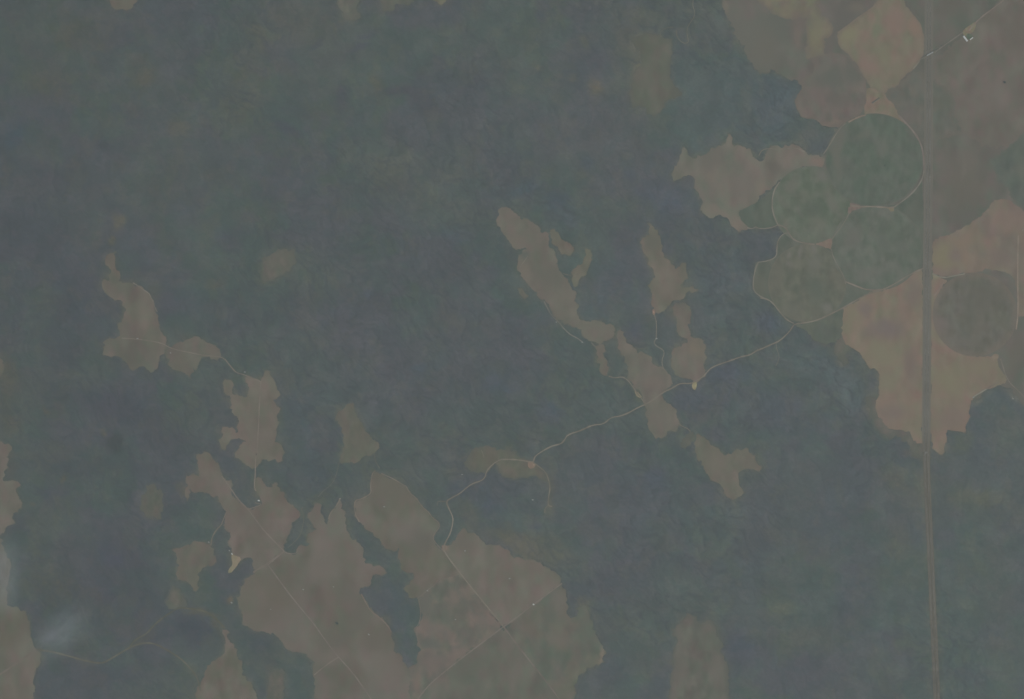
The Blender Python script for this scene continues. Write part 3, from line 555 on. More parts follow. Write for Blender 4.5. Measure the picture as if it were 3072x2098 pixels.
# ------------------------------------------------------------------ roads
ROADC = (118, 114, 105); ROADF = (103, 102, 94)
ROADS = [   # path, width in survey units, tone, z
    ('H 1128,285 1030,330 960,375 870,425 750,458 640,520 570,560 480,605 400,640 330,655 255,662 240,680 215,720 150,780 100,800 0,845 G 1760,835 1700,875 1640,885 1560,915 1440,955 1400,1000 1385,1020 1340,1045 1300,1070 1225,1065 1170,1100 1105,1130 1040,1180 990,1210 940,1230 880,1265 820,1290 755,1297 705,1345 625,1350 560,1385 460,1415 440,1450 415,1480 360,1490 300,1520 240,1560 230,1587 K 225,85 170,75 100,65 0,65 J 1700,62 1660,75 1620,105 1585,145 1580,180 1555,210 1485,230 1430,275 1400,300 1350,325 1310,350 1330,400 1360,460 1355,510 1340,570 1300,640 1290,685 1400,830 1450,895 1560,1030 1700,1200', 3.7, ROADC),
    ('J 1700,1200 K 150,1370 350,1620 470,1790', 3.6, (109, 104, 98)),
    ('K 225,85 260,110 310,150 330,200 342,260 330,320 325,380 355,385', 3.4, (108, 106, 97)),
    ('K 325,380 305,400 305,430', 3.4, (103, 102, 94)),
    ('K 422,908 330,975 230,1050 100,1150 20,1205 J 1540,1325 1400,1430 1300,1510 1180,1610 1060,1780', 3.6, (112, 107, 100)),
    ('I 1510,180 1575,270 1620,340 1690,405 1765,510 1814,570 J 210,690', 3.4, (112, 107, 100)),
    ('J 212,690 95,775 10,825 I 1725,835', 5.0, (112, 107, 100)),
    ('J 95,775 170,880 260,1000 350,1110 410,1180 500,1310 580,1410 680,1520 750,1620 860,1780', 3.4, (111, 106, 100)),
    ('J 580,1410 500,1460 415,1530', 3.2, (113, 108, 100)),
    ('I 1690,405 1730,390 1790,370 J 10,360', 3.0, (111, 107, 99)),
    ('E 1775,1055 1765,1200 1760,1330 1750,1500 1748,1560 I 1740,20 1737,125 1735,190 1728,240 1740,280', 3.2, (114, 109, 101)),
    ('E 830,760 935,765 1100,790 1160,830 1280,855 1400,880 1515,885 1560,940 1605,995 1650,1005 1690,1020 1775,1055', 3.2, (112, 108, 100)),
    ('E 905,382 985,435 1015,455 1030,490 1045,510 1050,545 1070,580', 2.6, (112, 109, 102)),
    ('G 300,510 330,570 350,605 400,650 430,690 475,735 520,755 560,785', 3.0, (107, 107, 101)),
    ('G 620,790 655,825', 2.6, (105, 105, 98)),
    ('G 740,1018 780,1032 830,1020 870,1045 900,1085 930,1130 965,1175 990,1210', 3.2, (110, 107, 99)),
    ('G 1050,600 1065,650 1062,765', 2.8, (109, 107, 99)), ('G 1060,765 1045,790 1065,815 1105,835 1120,860 1100,910 1105,955 1140,1000 1160,1030', 2.8, (106, 106, 99)),
    ('G 1215,1340 1240,1360 1280,1375 1295,1395', 3.0, (109, 106, 98)),
    ('I 1435,650 1440,600 1470,545 1505,510', 3.4, (108, 105, 97)), ('I 1505,510 1525,460 1560,370 1600,330', 2.6, (111, 106, 98)),
    ('I -150,1600 0,1530 100,1460 245,1360', 6.0, (110, 105, 98)),
    ('I 245,1360 340,1370 420,1390 490,1410 600,1440 690,1455 750,1425 870,1350 930,1325 1000,1310 1070,1325 1150,1370 1230,1420 1280,1470 1340,1540 1365,1640', 4.6, (97, 98, 90)),
    ('I 880,1345 920,1290 1000,1250 1050,1190 1110,1140 1170,1100 1220,1072', 4.6, (94, 96, 88)),
    ('I 1220,1072 1330,1085 1400,1100 1460,1140 1500,1180 1530,1215', 6.0, (95, 97, 88)),
    ('J 590,60 580,100 565,170 535,235 480,275 440,320', 2.2, (95, 98, 93)),
    ('J 340,390 325,400 345,440 340,500 320,590 235,665', 2.4, (96, 99, 92)),
    ('C 1322,-150 1315,0 1310,40 1325,80 1320,120 1290,160 1270,200 1275,250 1285,290 1250,298 1215,270 1200,235 1200,205', 2.6, (103, 104, 96)),
    ('C 1180,185 1130,190 1090,215 1095,250', 2.2, (97, 99, 92)),
    # rims of the crop circles
    ('D 600,840 570,865 530,920 490,990 450,1050', 2.9, (111, 109, 101)), ('D 620,832 680,800 740,782', 4.3, (122, 113, 103)),
    ('D 960,785 1060,890 1110,970 1130,1050 1134,1160', 4.7, (116, 110, 104)), ('D 1134,1160 1120,1230 1060,1310 1000,1360 930,1410', 3.7, (115, 113, 105)),
    ('D 930,1412 870,1412 770,1405 700,1408 640,1400', 4.5, (119, 114, 105)),
    ('D 150,1240 115,1290 98,1370 105,1450 140,1530', 3.5, (115, 112, 103)), ('D 140,1530 100,1550 30,1558 0,1552 C 1740,1542 1715,1560 1680,1548', 3.3, (111, 109, 101)),
    ('D 140,1530 190,1545 215,1587 H 215,45 240,85 280,105 330,115 390,122', 4.3, (115, 111, 103)), ('D 625,1450 600,1500 560,1560 H 540,40 505,90', 3.1, (113, 112, 103)),
    ('H 400,120 450,115 500,150', 5.3, (121, 111, 102)), ('H 500,150 520,220 590,340 600,390', 3.1, (111, 110, 101)),
    ('H 600,375 660,400 750,435 870,428', 3.7, (117, 111, 102)), ('H 215,45 180,45 140,90 132,150 132,200 90,230 0,245 G 1760,238 1740,280 1725,340 1720,430 1760,470 1814,495', 3.5, (113, 111, 103)),
    ('H 20,485 90,500 150,580 200,635 250,660', 3.7, (113, 110, 101)), ('H 128,790 130,830 150,880 145,910 125,950', 2.3, (104, 105, 97)),
    ('D 630,1410 625,1450', 8.3, (119, 110, 103)),
    ('D 1720,-60 1680,0 1600,60 1520,120 1480,160 1440,210', 3.3, (119, 112, 104)), ('D 1400,220 1300,290 1235,335', 3.3, (111, 108, 101)), ('D 1105,415 1060,470', 3.3, (117, 113, 103)),
    ('D 545,225 620,170 700,110 800,40', 2.7, (119, 111, 101)),
    ('D 10,1060 30,1020 90,1010 150,1020 270,1005 320,1035', 2.5, (112, 110, 101)),
    ('H 1190,320 1260,352 1340,335 1410,322', 3.3, (117, 116, 106)), ('H 1775,60 1770,300 1775,600 1760,700', 3.7, (127, 118, 107)),
    ('H 1800,30 1840,-10', 2.3, (115, 110, 102)), ('H 1655,900 1700,1050 1780,1120 1814,1160', 2.9, (113, 110, 102)), ('H 1270,375 1205,470', 2.9, (119, 109, 101)),
    ('H 1560,1105 1600,1080 1640,1060', 3.3, (111, 106, 98)), ('H 1470,1160 1500,1140 1560,1105', 3.3, (125, 124, 114)),
    # tracks along the field edges
    ('J 822,20 830,80 860,125', 2.2, (98, 99, 92)), ('J 870,160 960,200 1010,235 1040,245 1060,290 1110,330 1150,390 1190,420 1215,460 1260,490 1270,520 1240,560 1220,590 1235,630 1290,685', 2.6, (112, 107, 99)),
    ('J 830,140 810,160 802,200 797,250 803,290 775,315 730,335 690,345 687,400 697,450 722,490', 3.0, (114, 108, 99)), ('J 1255,350 1310,350', 2.4, (104, 104, 96)),
    ('J 1250,380 1255,350', 2.0, (98, 101, 95)),
    ('J 1115,1012 1185,955 1290,870', 2.4, (108, 104, 97)), ('J 1125,1015 1142,1120 1125,1190 1095,1215', 2.4, (108, 105, 98)), ('J 1112,1240 1118,1300', 2.0, (105, 104, 97)),
    ('J 97,785 212,690', 2.0, (112, 107, 100)), ('J 212,690 230,705 295,708 303,665', 2.4, (110, 106, 99)),
    ('J 735,980 770,1050 800,1100 860,1140 910,1190 940,1240', 3.2, (115, 107, 99)), ('J 590,335 560,390 525,425 512,470', 2.4, (112, 107, 98)),
    ('G 1105,960 1140,1000 1160,1030 1172,1070', 2.4, (112, 108, 100)), ('G 120,300 190,200', 2.0, (112, 108, 100)), ('G 430,320 470,332 490,330', 2.2, (104, 104, 97)), ('G 318,45 345,42', 2.2, (104, 104, 97)),
    ('J 1480,20 1470,60 1485,85', 2.0, (100, 101, 92)), ('J 1550,0 1562,25 1568,55', 2.2, (105, 104, 95)), ('J 1665,45 1665,70', 2.2, (104, 103, 94)), ('J 1655,85 1672,120 1670,160', 2.0, (99, 100, 91)),
]
LINES = []
def ribbon(name, path, wpx, tone, z, kind='structure', mat=None, jitter=0.3, carve=True, seed=1):
    c = smooth_open(path, 2)
    c = densify(c, 4.0, False)
    w = W(c)
    t = np.gradient(w, axis=0); t /= np.maximum(1e-6, np.hypot(t[:, 0], t[:, 1]))[:, None]
    nrm = np.stack([-t[:, 1], t[:, 0]], 1)
    hw = wpx * M_PX / 2 * (1 + jitter * (vn(c[:, 0], c[:, 1], 9, seed) * 2 - 1))
    L = w + nrm * hw[:, None]; Rr = w - nrm * hw[:, None]
    k = len(w); V = np.empty((2 * k, 3)); V[0::2, :2] = L; V[1::2, :2] = Rr; V[:, 2] = z + 0.6 + np.repeat(sample(relief, c[:, 0], c[:, 1]), 2)
    i = np.arange(k - 1) * 2
    F = np.stack([i, i + 1, i + 3, i + 2], 1)
    if name == 'dirt_road' and wpx < 4.2 and tone is not ROADC: tone = tuple(t_ + 3 for t_ in tone)
    col = np.array(tone, float)[None, :] + ((fbm(c[:, 0], c[:, 1], 26, 9, 3) - .5) * 22)[:, None] * np.array([1, .95, .9])
    o = mesh_obj(name, V, F, mat or MAT_ROAD, cols=np.repeat(alb(col), 2, 0))
    props(o, kind=kind)
    if carve: LINES.append((c, wpx / 2))
    return o
for i, (s, w_, tone) in enumerate(ROADS):
    ribbon('dirt_road', pts(s), w_, tone, 1.6 + 0.02 * i, seed=i % 7 + 300)

# highway
HW = pts('D 1168,-300 1168,0 1167,300 1165,700 1165,1100 1160,1587 H 1157,100 1155,600 1153,900 1150,1250 1148,1560 L 1150,0 1152,150 1160,350 1170,560 1182,820 1190,1000 1200,1200 1212,1450 1222,1700 1232,1950')
HWc = densify(smooth_open(HW, 2), 5.0, False)
def offset_path(c, d):
    t = np.gradient(c, axis=0); t /= np.hypot(t[:, 0], t[:, 1])[:, None]
    return c + np.stack([-t[:, 1], t[:, 0]], 1) * d
def verge_mesh():
    rows = []; cols = []
    offs = np.array([-13, -11.5, -9, -6, -3, 0, 3, 6, 9, 11.5, 13.0])
    for i, o_ in enumerate(offs):
        y = HWc[:, 1]
        nar = 1 - 0.24 * sstep(1290, 1370, y)
        c = HWc.copy(); c[:, 0] += o_ * nar
        rows.append(c)
        farm_ = 1 - sstep(1290, 1350, y)[:, None]
        # right-of-way grass: mid grey green in the farmland, browner in the forest
        a = np.array((107, 106, 99), float) + (2.0 if i in (1, 9) else -1.5 if i in (5,) else 0)
        b = np.array((99, 98, 91), float) + (4.0 if i in (1, 2, 8, 9) else -4 if i in (5,) else 0)
        n_ = ((fbm(c[:, 0] * 2, c[:, 1] * .4, 30, 33 + i % 3, 3) - .5) * 7)[:, None]
        cols.append(a * farm_ + b * (1 - farm_) + n_)
    k = len(HWc); m = len(offs)
    V = np.zeros((m * k, 3)); V[:, :2] = W(np.vstack(rows)); V[:, 2] = 1.25 + sample(relief, V[:, 0] / M_PX + CX, CY - V[:, 1] / M_PX)
    F = []
    for j in range(m - 1):
        i = np.arange(k - 1)
        F.append(np.stack([j * k + i, j * k + i + 1, (j + 1) * k + i + 1, (j + 1) * k + i], 1))
    F = np.vstack(F)
    o = mesh_obj('road_verge', V, F, MAT_FIELD, cols=alb(np.vstack(cols)))
    props(o, kind='structure')
verge_mesh()
LINES.append((HWc[(HWc[:, 1] < 1330)], 13.0)); LINES.append((HWc[(HWc[:, 1] >= 1325)], 9.8))
MAT_ASPH = cover_mat('weathered_asphalt', 0.85, 0.04, (9.0, 50.0))
MAT_PAINT = plain_mat('road_paint', (0.75, 0.75, 0.72), 0.6)
for d in (-4.2, 4.2):
    ribbon('highway', offset_path(HWc, d), 3.1, (98, 98, 93), 3.4, mat=MAT_ASPH, jitter=0.0, carve=False)
    for e in (-1.35, 1.35):
        ribbon('lane_marking', offset_path(HWc, d + e), 0.10, (150, 150, 145), 3.55, mat=MAT_PAINT, jitter=0.0, carve=False)
print('roads', round(time.time() - T0, 1))

# ------------------------------------------------------------------ forest
for c, hw in LINES:
    for i in range(len(c) - 1):
        a, b = c[i], c[i + 1]
        sl = win(min(a[0], b[0]), min(a[1], b[1]), max(a[0], b[0]), max(a[1], b[1]), 20)
        if GX[sl].size: rd[sl] = np.minimum(rd[sl], segdist(sl, a, b) - hw)
field_sd = sd; sd = np.minimum(sd, rd)
print('sdf', round(time.time() - T0, 1))
fieldness = blur((sd < 0).astype(float), 3)
treeh = 3.5 + fbm(GX, GY, 10, 65, 2) * 4
H = np.clip(np.minimum(field_sd * M_PX * 0.6, np.where(rd < 0, rd * M_PX * .6, rd * M_PX * 0.18)), -4, 1e9)
H = np.minimum(H, treeh) + relief - 1.2
# cover tones of the wood
x_, y_ = GX.ravel(), GY.ravel()
TEAL = np.array((84, 94, 92.)); BLUE = np.array((86, 91.5, 94.)); GRNF = np.array((89, 96, 92.5))
n1 = sstep(.38, .62, fbm(x_ + (fbm(x_, y_, 40, 13, 3) - .5) * 80, y_, 150, 17, 5, .6))[:, None]
n2 = sstep(.45, .75, fbm(x_, y_, 260, 19, 4))[:, None]
col = TEAL * (1 - n1) + BLUE * n1
col = col * (1 - .5 * n2) + GRNF * .5 * n2
FB = [('E 790,1468', 26, 28, 0, (68, 76, 73), 1), ('A 40,1280', 260, 200, 0, (84, 88, 92), .5), ('A 100,900', 40, 60, 0, (78, 88, 94), .7), ('A 250,1150', 120, 30, 20, (82, 86, 90), .5), ('A 60,480', 26, 40, 20, (78, 88, 93), .6),  # first entry: round lens-dust mark painted into the forest colour, no real stand
      ('A 300,250', 190, 130, 0, (85, 92, 88), .6), ('A 330,560', 110, 50, 20, (89, 93, 87), .5), ('A 1000,520', 30, 28, 0, (94, 97, 89), .6), ('A 1220,880', 30, 30, 0, (94, 96, 88), .6),
      ('A 560,240', 70, 60, 0, (87, 91, 86), .5), ('A 1700,500', 60, 200, 10, (93, 97, 91), .5), ('A 800,1520', 20, 24, 0, (99, 100, 91), .75), ('E 775,110', 10, 16, 0, (96, 97, 88), .7),
      ('B 300,150', 120, 70, 0, (93, 96, 91), .6), ('B 590,660', 20, 50, 5, (84, 89, 92), .9), ('B 1000,620', 80, 16, 8, (84, 89, 92), .8), ('B 1200,720', 60, 30, 25, (83, 88, 91), .8), ('B 240,880', 50, 18, 20, (84, 89, 93), .8),
      ('B 740,330', 34, 12, -15, (84, 90, 94), .7), ('B 780,250', 36, 9, -20, (84, 90, 94), .6), ('B 420,300', 12, 26, 35, (85, 91, 94), .6), ('B 1280,450', 26, 40, -30, (86, 91, 95), .6),
      ('B 820,560', 20, 24, 0, (95, 98, 91), .5), ('B 1150,1150', 120, 50, 10, (91, 99, 95), .7), ('B 1250,1400', 120, 60, 0, (91, 98, 94), .6), ('B 850,1100', 90, 90, 0, (89, 97, 92), .6), ('B 1500,1000', 200, 120, 0, (90, 95, 97), .5),
      ('C 180,1280', 50, 26, -20, (83, 94, 99), .8), ('C 390,1380', 36, 34, 0, (83, 92, 98), .75), ('C 480,1500', 26, 16, 20, (84, 94, 98), .65), ('C 890,1190', 16, 22, 0, (85, 93, 99), .7), ('C 1100,1340', 110, 40, 15, (84, 91, 99), .8), ('C 590,1120', 24, 18, 0, (84, 92, 99), .6),
      ('C 645,600', 26, 38, -10, (101, 100, 92), .95), ('C 580,270', 14, 26, 0, (94, 97, 91), .6), ('C 255,450', 8, 8, 0, (98, 103, 97), .7), ('C 500,530', 16, 12, 0, (96, 98, 92), .5), ('C 670,400', 40, 40, 0, (87, 91, 96), .6), ('C 280,110', 20, 24, 0, (86, 91, 96), .6), ('C 1000,110', 60, 30, 0, (94, 97, 91), .5), ('C 920,290', 60, 40, 0, (95, 97, 91), .6), ('C 940,540', 40, 110, 0, (95, 98, 91), .6),
      ('C 1650,700', 160, 110, 0, (89, 98, 99), .6), ('C 1280,640', 90, 60, 0, (90, 101, 99), .5), ('D 120,750', 60, 90, 0, (88, 98, 102), .7), ('D 350,930', 50, 40, 0, (94, 98, 95), .6), ('C 1380,830', 60, 100, 0, (89, 98, 97), .5), ('C 1450,200', 60, 110, 0, (90, 98, 94), .5), ('C 1440,40', 40, 50, 0, (93, 98, 92), .5), ('C 1620,160', 40, 70, 20, (94, 99, 95), .5),
      ('C 960,1250', 110, 60, 0, (90, 93, 98), .6), ('C 560,880', 160, 100, 0, (91, 94, 97), .6), ('E 100,60', 160, 90, 0, (82, 87, 91), .6), ('E 560,430', 120, 90, 0, (82, 87, 91), .7), ('E 450,740', 60, 140, 10, (81, 86, 91), .6), ('E 700,1180', 160, 50, 10, (81, 86, 91), .7), ('E 880,1330', 140, 60, 20, (81, 86, 91), .6), ('E 30,1100', 40, 110, 0, (91, 94, 88), .7), ('E 60,1370', 40, 40, 0, (93, 95, 89), .7), ('E 310,1250', 12, 8, 30, (96, 96, 90), .7), ('E 705,1385', 10, 8, 0, (92, 93, 89), .7),
      ('E 1040,430', 30, 30, 20, (93, 95, 89), .6), ('E 1260,760', 30, 16, 0, (92, 94, 88), .6), ('E 1480,390', 30, 20, 0, (91, 95, 90), .6), ('E 1400,150', 60, 110, 0, (88, 97, 93), .5), ('E 1250,520', 80, 44, 0, (82, 88, 93), .6), ('E 1560,640', 90, 60, 0, (85, 90, 94), .6), ('E 1540,60', 60, 30, -20, (85, 90, 94), .6),
      ('F 90,330', 24, 30, 0, (95, 97, 88), .7), ('F 380,340', 120, 90, 0, (89, 98, 94), .6), ('F 780,480', 18, 14, -20, (83, 92, 99), .75), ('F 580,600', 24, 14, 0, (83, 92, 98), .6), ('F 620,740', 160, 90, 0, (89, 92, 97), .7), ('F 1100,1000', 300, 150, 0, (89, 93, 97), .55), ('F 1650,1060', 60, 26, -10, (83, 93, 102), .7), ('F 1150,950', 40, 16, -10, (84, 92, 99), .6), ('F 1050,710', 34, 12, -25, (89, 98, 94), .7), ('F 280,920', 110, 110, 0, (88, 97, 94), .6), ('F 300,1350', 70, 90, 0, (83, 91, 94), .6), ('F 1380,60', 50, 26, 0, (84, 92, 99), .6), ('F 250,560', 50, 40, 0, (86, 91, 95), .5),
      ('G 350,1250', 36, 32, 20, (84, 92, 99), .65), ('G 60,1110', 24, 12, 0, (83, 92, 101), .6), ('G 900,740', 44, 40, 0, (85, 90, 97), .7), ('G 600,560', 110, 70, 0, (88, 99, 97), .6), ('G 730,420', 60, 110, 10, (88, 93, 98), .5), ('G 1500,330', 90, 90, 0, (87, 93, 97), .6), ('G 1560,1000', 70, 30, -10, (84, 91, 99), .7), ('G 1260,1180', 80, 26, 0, (84, 91, 97), .6), ('G 700,1220', 90, 50, 0, (88, 98, 96), .6), ('G 1560,560', 90, 90, 0, (87, 97, 97), .5), ('G 100,880', 110, 110, 0, (89, 93, 97), .5), ('G 1200,850', 20, 60, 10, (93, 98, 93), .5),
      ('H 400,950', 130, 60, 30, (90, 101, 101), .7), ('H 150,1250', 120, 70, 15, (87, 92, 98), .7), ('H 80,650', 40, 40, 0, (84, 92, 100), .7), ('H 640,1100', 50, 70, 0, (89, 100, 100), .6), ('H 580,890', 26, 22, 30, (102, 102, 95), .6), ('H 770,1200', 24, 50, 0, (98, 99, 93), .7), ('H 720,980', 40, 40, 30, (91, 96, 93), .6), ('H 1600,1200', 60, 40, 20, (87, 97, 95), .6), ('H 1490,1190', 20, 14, 0, (106, 107, 101), .7), ('H 1760,1160', 34, 12, 35, (106, 106, 100), .6), ('H 1700,1400', 60, 60, 0, (93, 97, 92), .6), ('H 1400,1480', 40, 40, 0, (91, 97, 90), .6), ('H 1690,1230', 10, 16, 0, (99, 100, 95), .6),
      ('I 770,720', 44, 36, 30, (80, 88, 98), .8), ('I 330,280', 34, 18, 10, (80, 88, 93), .6), ('I 435,195', 10, 14, 0, (96, 95, 87), .85), ('I 215,375', 10, 6, 0, (94, 94, 88), .7), ('I 90,100', 18, 40, 0, (91, 92, 87), .6), ('I 180,250', 20, 24, 0, (88, 96, 95), .6), ('I 700,900', 170, 150, 0, (82, 86, 91), .6), ('I 500,100', 180, 60, 0, (82, 88, 91), .5), ('I 1000,1200', 50, 110, 0, (82, 87, 91), .6), ('I 1290,1200', 90, 60, 20, (79, 84, 90), .8), ('I 820,1540', 120, 30, 0, (82, 87, 92), .6), ('I 1250,280', 16, 26, 0, (93, 94, 88), .6), ('I 380,920', 90, 60, 20, (87, 92, 87), .6), ('I 1560,1020', 12, 12, 30, (100, 98, 91), .8), ('I 1400,1110', 60, 9, 12, (92, 94, 87), .7), ('I 1480,1200', 12, 50, -30, (92, 94, 87), .6), ('I 950,1290', 60, 10, -30, (88, 92, 87), .5), ('I 340,810', 6, 12, 30, (94, 96, 90), .6),
      ('J 480,300', 40, 20, -40, (91, 95, 89), .5), ('J 420,150', 60, 60, 0, (83, 89, 94), .6), ('J 700,640', 30, 60, -30, (85, 94, 94), .5), ('J 1000,1000', 60, 60, 0, (84, 91, 94), .6), ('J 250,500', 30, 60, 0, (84, 91, 95), .5), ('J 1560,340', 110, 30, 25, (82, 89, 95), .8), ('J 1450,420', 50, 26, 40, (93, 96, 90), .6), ('J 900,1160', 20, 26, 0, (96, 97, 91), .6), ('J 60,1350', 60, 60, 0, (80, 87, 89), .6), ('J 130,1520', 30, 24, 0, (94, 94, 88), .6), ('J 1500,560', 60, 26, 20, (92, 96, 92), .5), ('J 1380,150', 40, 20, 0, (92, 95, 89), .4),
      ('K 330,640', 130, 40, 35, (92, 97, 91), .8), ('K 60,600', 70, 30, 10, (96, 98, 91), .7), ('K 200,700', 70, 24, 25, (99, 100, 93), .7), ('K 150,500', 90, 30, 10, (90, 100, 98), .7), ('K 1060,210', 40, 34, 20, (83, 90, 101), .7), ('K 900,350', 200, 110, 10, (88, 93, 97), .6), ('K 230,510', 20, 10, 0, (85, 90, 96), .7), ('K 950,800', 120, 110, 0, (88, 92, 96), .6), ('K 1200,900', 80, 50, 20, (88, 97, 94), .6), ('K 1500,450', 110, 50, 0, (87, 98, 97), .6), ('K 1640,1350', 60, 50, 0, (83, 89, 94), .8), ('K 750,1500', 60, 60, 0, (85, 91, 95), .6), ('K 560,1050', 24, 26, 20, (97, 98, 90), .6), ('K 350,300', 12, 60, 0, (93, 96, 90), .7), ('K 1450,1200', 26, 60, -15, (93, 96, 91), .6), ('K 1700,700', 60, 110, 0, (86, 91, 95), .5), ('K 1620,280', 20, 60, 0, (91, 95, 90), .4),
      ('L 1000,250', 90, 60, 0, (93, 97, 92), .6), ('L 950,600', 40, 60, 0, (93, 96, 91), .6), ('L 1420,330', 60, 40, 0, (93, 97, 89), .7), ('L 1420,350', 16, 14, 0, (99, 102, 95), .5), ('L 1550,330', 60, 26, 0, (91, 97, 88), .5), ('L 650,1000', 60, 160, 10, (85, 89, 94), .7), ('L 450,1500', 120, 60, 0, (86, 89, 93), .6), ('L 160,1080', 44, 18, -20, (96, 101, 95), .6), ('L 300,1280', 90, 40, 0, (91, 95, 90), .6), ('L 300,150', 110, 60, 10, (91, 97, 96), .5), ('L 80,400', 60, 110, 0, (88, 92, 96), .5), ('L 1600,900', 90, 160, 0, (88, 95, 91), .6), ('L 1060,30', 30, 10, 20, (104, 101, 94), .6), ('L 1400,1540', 110, 20, 0, (85, 90, 93), .6)]
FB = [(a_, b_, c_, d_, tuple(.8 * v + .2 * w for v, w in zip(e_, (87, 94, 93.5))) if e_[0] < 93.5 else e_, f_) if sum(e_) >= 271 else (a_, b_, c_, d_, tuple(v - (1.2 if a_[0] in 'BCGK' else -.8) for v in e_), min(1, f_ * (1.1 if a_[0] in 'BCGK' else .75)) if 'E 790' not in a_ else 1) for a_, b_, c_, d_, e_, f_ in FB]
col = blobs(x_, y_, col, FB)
# scrubby olive fringe where the wood thins out beside the fields
fr = np.clip(fieldness.ravel() * 1.5, 0, 1) * (0.35 + .65 * sstep(.4, .62, fbm(x_, y_, 36, 23, 3)))
fr = (fr * .75)[:, None]
col = col * (1 - fr) + np.array((98, 100, 92.)) * fr
# uneven haze and vignette painted into the wood colour: darker left, paler right
g = ((x_ - 1536) / 1536)[:, None]
col = col + g * np.array([2.6, 2.8, 2.6]) + ((fbm(x_, y_, 60, 29, 4, .6) - .5) * 7)[:, None] * np.array([.8, 1, 1.])
# patchwork of denser and thinner stands
q1 = sstep(.46, .56, fbm(x_ + (fbm(x_, y_, 14, 91, 2) - .5) * 24, y_, 34, 93, 4, .6))[:, None]
q2 = sstep(.55, .66, fbm(x_, y_ * .8, 52, 97, 4, .65))[:, None]
col = col + (q1 - .5) * np.array([-3.4, -1.2, -1.4]) + q2 * np.array([1.8, 1.2, -1.0])
# darker tone along the creek valleys
ck = ((sstep(.86, 1.0, rid) * .45 + sstep(.9, 1.0, rid2) * .3).ravel() * rough_zone.ravel())[:, None]
col = col * (1 - ck) + np.array((79, 85, 88.)) * ck
keep_v = (sd > -7).ravel()
idx = (np.arange(NY - 1)[:, None] * NX + np.arange(NX - 1)[None, :]).ravel()
quad = np.stack([idx, idx + NX, idx + NX + 1, idx + 1], 1)
quad = quad[keep_v[quad].any(1)]
used = np.zeros(NX * NY, bool); used[quad.ravel()] = True
remap = np.cumsum(used) - 1
P = W(np.stack([x_, y_], 1)); V = np.column_stack([P, H.ravel()])[used]
props(mesh_obj('forest', V, remap[quad], MAT_FOREST, cols=alb(col)[used], smooth=True),
      'continuous dark blue green savanna woodland covering the land between the fields', 'forest', kind='stuff')
print('forest', len(V), round(time.time() - T0, 1))

# ------------------------------------------------------------------ farm buildings
def empty(name, x, y, z=1.3, rz=0):
    o = bpy.data.objects.new(name, None); coll.objects.link(o)
    w = W(np.array([x, y])); o.location = (w[0], w[1], z); o.rotation_euler = (0, 0, rz); o.empty_display_size = 5
    return o
MAT_WALL = plain_mat('whitewashed_wall', (0.7, 0.68, 0.62), 0.8)
MAT_WHITE = plain_mat('white_roof_sheet', (0.58, 0.59, 0.54), 0.7)
MAT_PALE = plain_mat('pale_cement_roof', (0.31, 0.295, 0.265), 0.8)
MAT_TIN = plain_mat('dull_tin_roof', (0.30, 0.29, 0.26), 0.6)
MAT_TILE = plain_mat('clay_tile_roof', (0.45, 0.26, 0.17), 0.8)
MAT_DOOR = plain_mat('dark_door', (0.10, 0.08, 0.06), 0.7)
def building(name, L_, Wd, h, rh, roofmat, label, cat, x, y, ang, group=None, ndoor=1):
    r = empty(name, x, y, 2.0 + float(sample(relief, np.array([x]), np.array([y]))[0]), R(ang))
    props(r, label, cat, group)
    a, b = L_ / 2, Wd / 2
    wall = [(-a, -b, -3), (a, -b, -3), (a, b, -3), (-a, b, -3), (-a, -b, h), (a, -b, h), (a, b, h), (-a, b, h), (-a, 0, h + rh), (a, 0, h + rh)]
    wf = [[0, 1, 5, 4], [2, 3, 7, 6], [1, 2, 6, 9, 5], [3, 0, 4, 8, 7], [3, 2, 1, 0]]
    mesh_obj('wall', wall, wf, MAT_WALL, r)
    e = 0.6; t = 0.25; A, B = a + e, b + e; dz = rh * e / b
    rv = []
    for k in (0.05, 0.05 + t):
        rv += [(-A, -B, h - dz + k), (A, -B, h - dz + k), (-A, 0, h + rh + k), (A, 0, h + rh + k), (-A, B, h - dz + k), (A, B, h - dz + k)]
    rf = [[6, 7, 9, 8], [8, 9, 11, 10], [0, 2, 3, 1], [2, 4, 5, 3], [0, 1, 7, 6], [4, 10, 11, 5], [0, 6, 8, 2], [2, 8, 10, 4], [1, 3, 9, 7], [3, 5, 11, 9]]
    mesh_obj('roof', rv, rf, roofmat, r)
    for k in range(ndoor):
        cx_ = 0 if ndoor == 1 else -a * .6 + k * (1.2 * a / (ndoor - 1))
        dw = 0.6 if L_ < 25 else 2.0; dh = 2.1 if L_ < 25 else 3.4
        mesh_obj('door', [(cx_ - dw, -b - .06, 0), (cx_ + dw, -b - .06, 0), (cx_ + dw, -b - .06, dh), (cx_ - dw, -b - .06, dh),
                          (cx_ - dw, -b + .05, 0), (cx_ + dw, -b + .05, 0), (cx_ + dw, -b + .05, dh), (cx_ - dw, -b + .05, dh)],
                 [[0, 1, 2, 3], [4, 7, 6, 5], [0, 3, 7, 4], [1, 5, 6, 2], [3, 2, 6, 7], [0, 4, 5, 1]], MAT_DOOR, r)
    return r
building('barn', 70, 17, 6, 3, MAT_WHITE, 'long white roofed barn in the upper right corner pasture, larger of the two there', 'barn', 2896.2, 116.5, -53.4, ndoor=3)
building('shed', 38, 9, 4, 1.6, MAT_WHITE, 'narrow white roofed shed set at right angles to the long barn, upper right corner', 'shed', 2914.1, 116.2, 38, ndoor=2)
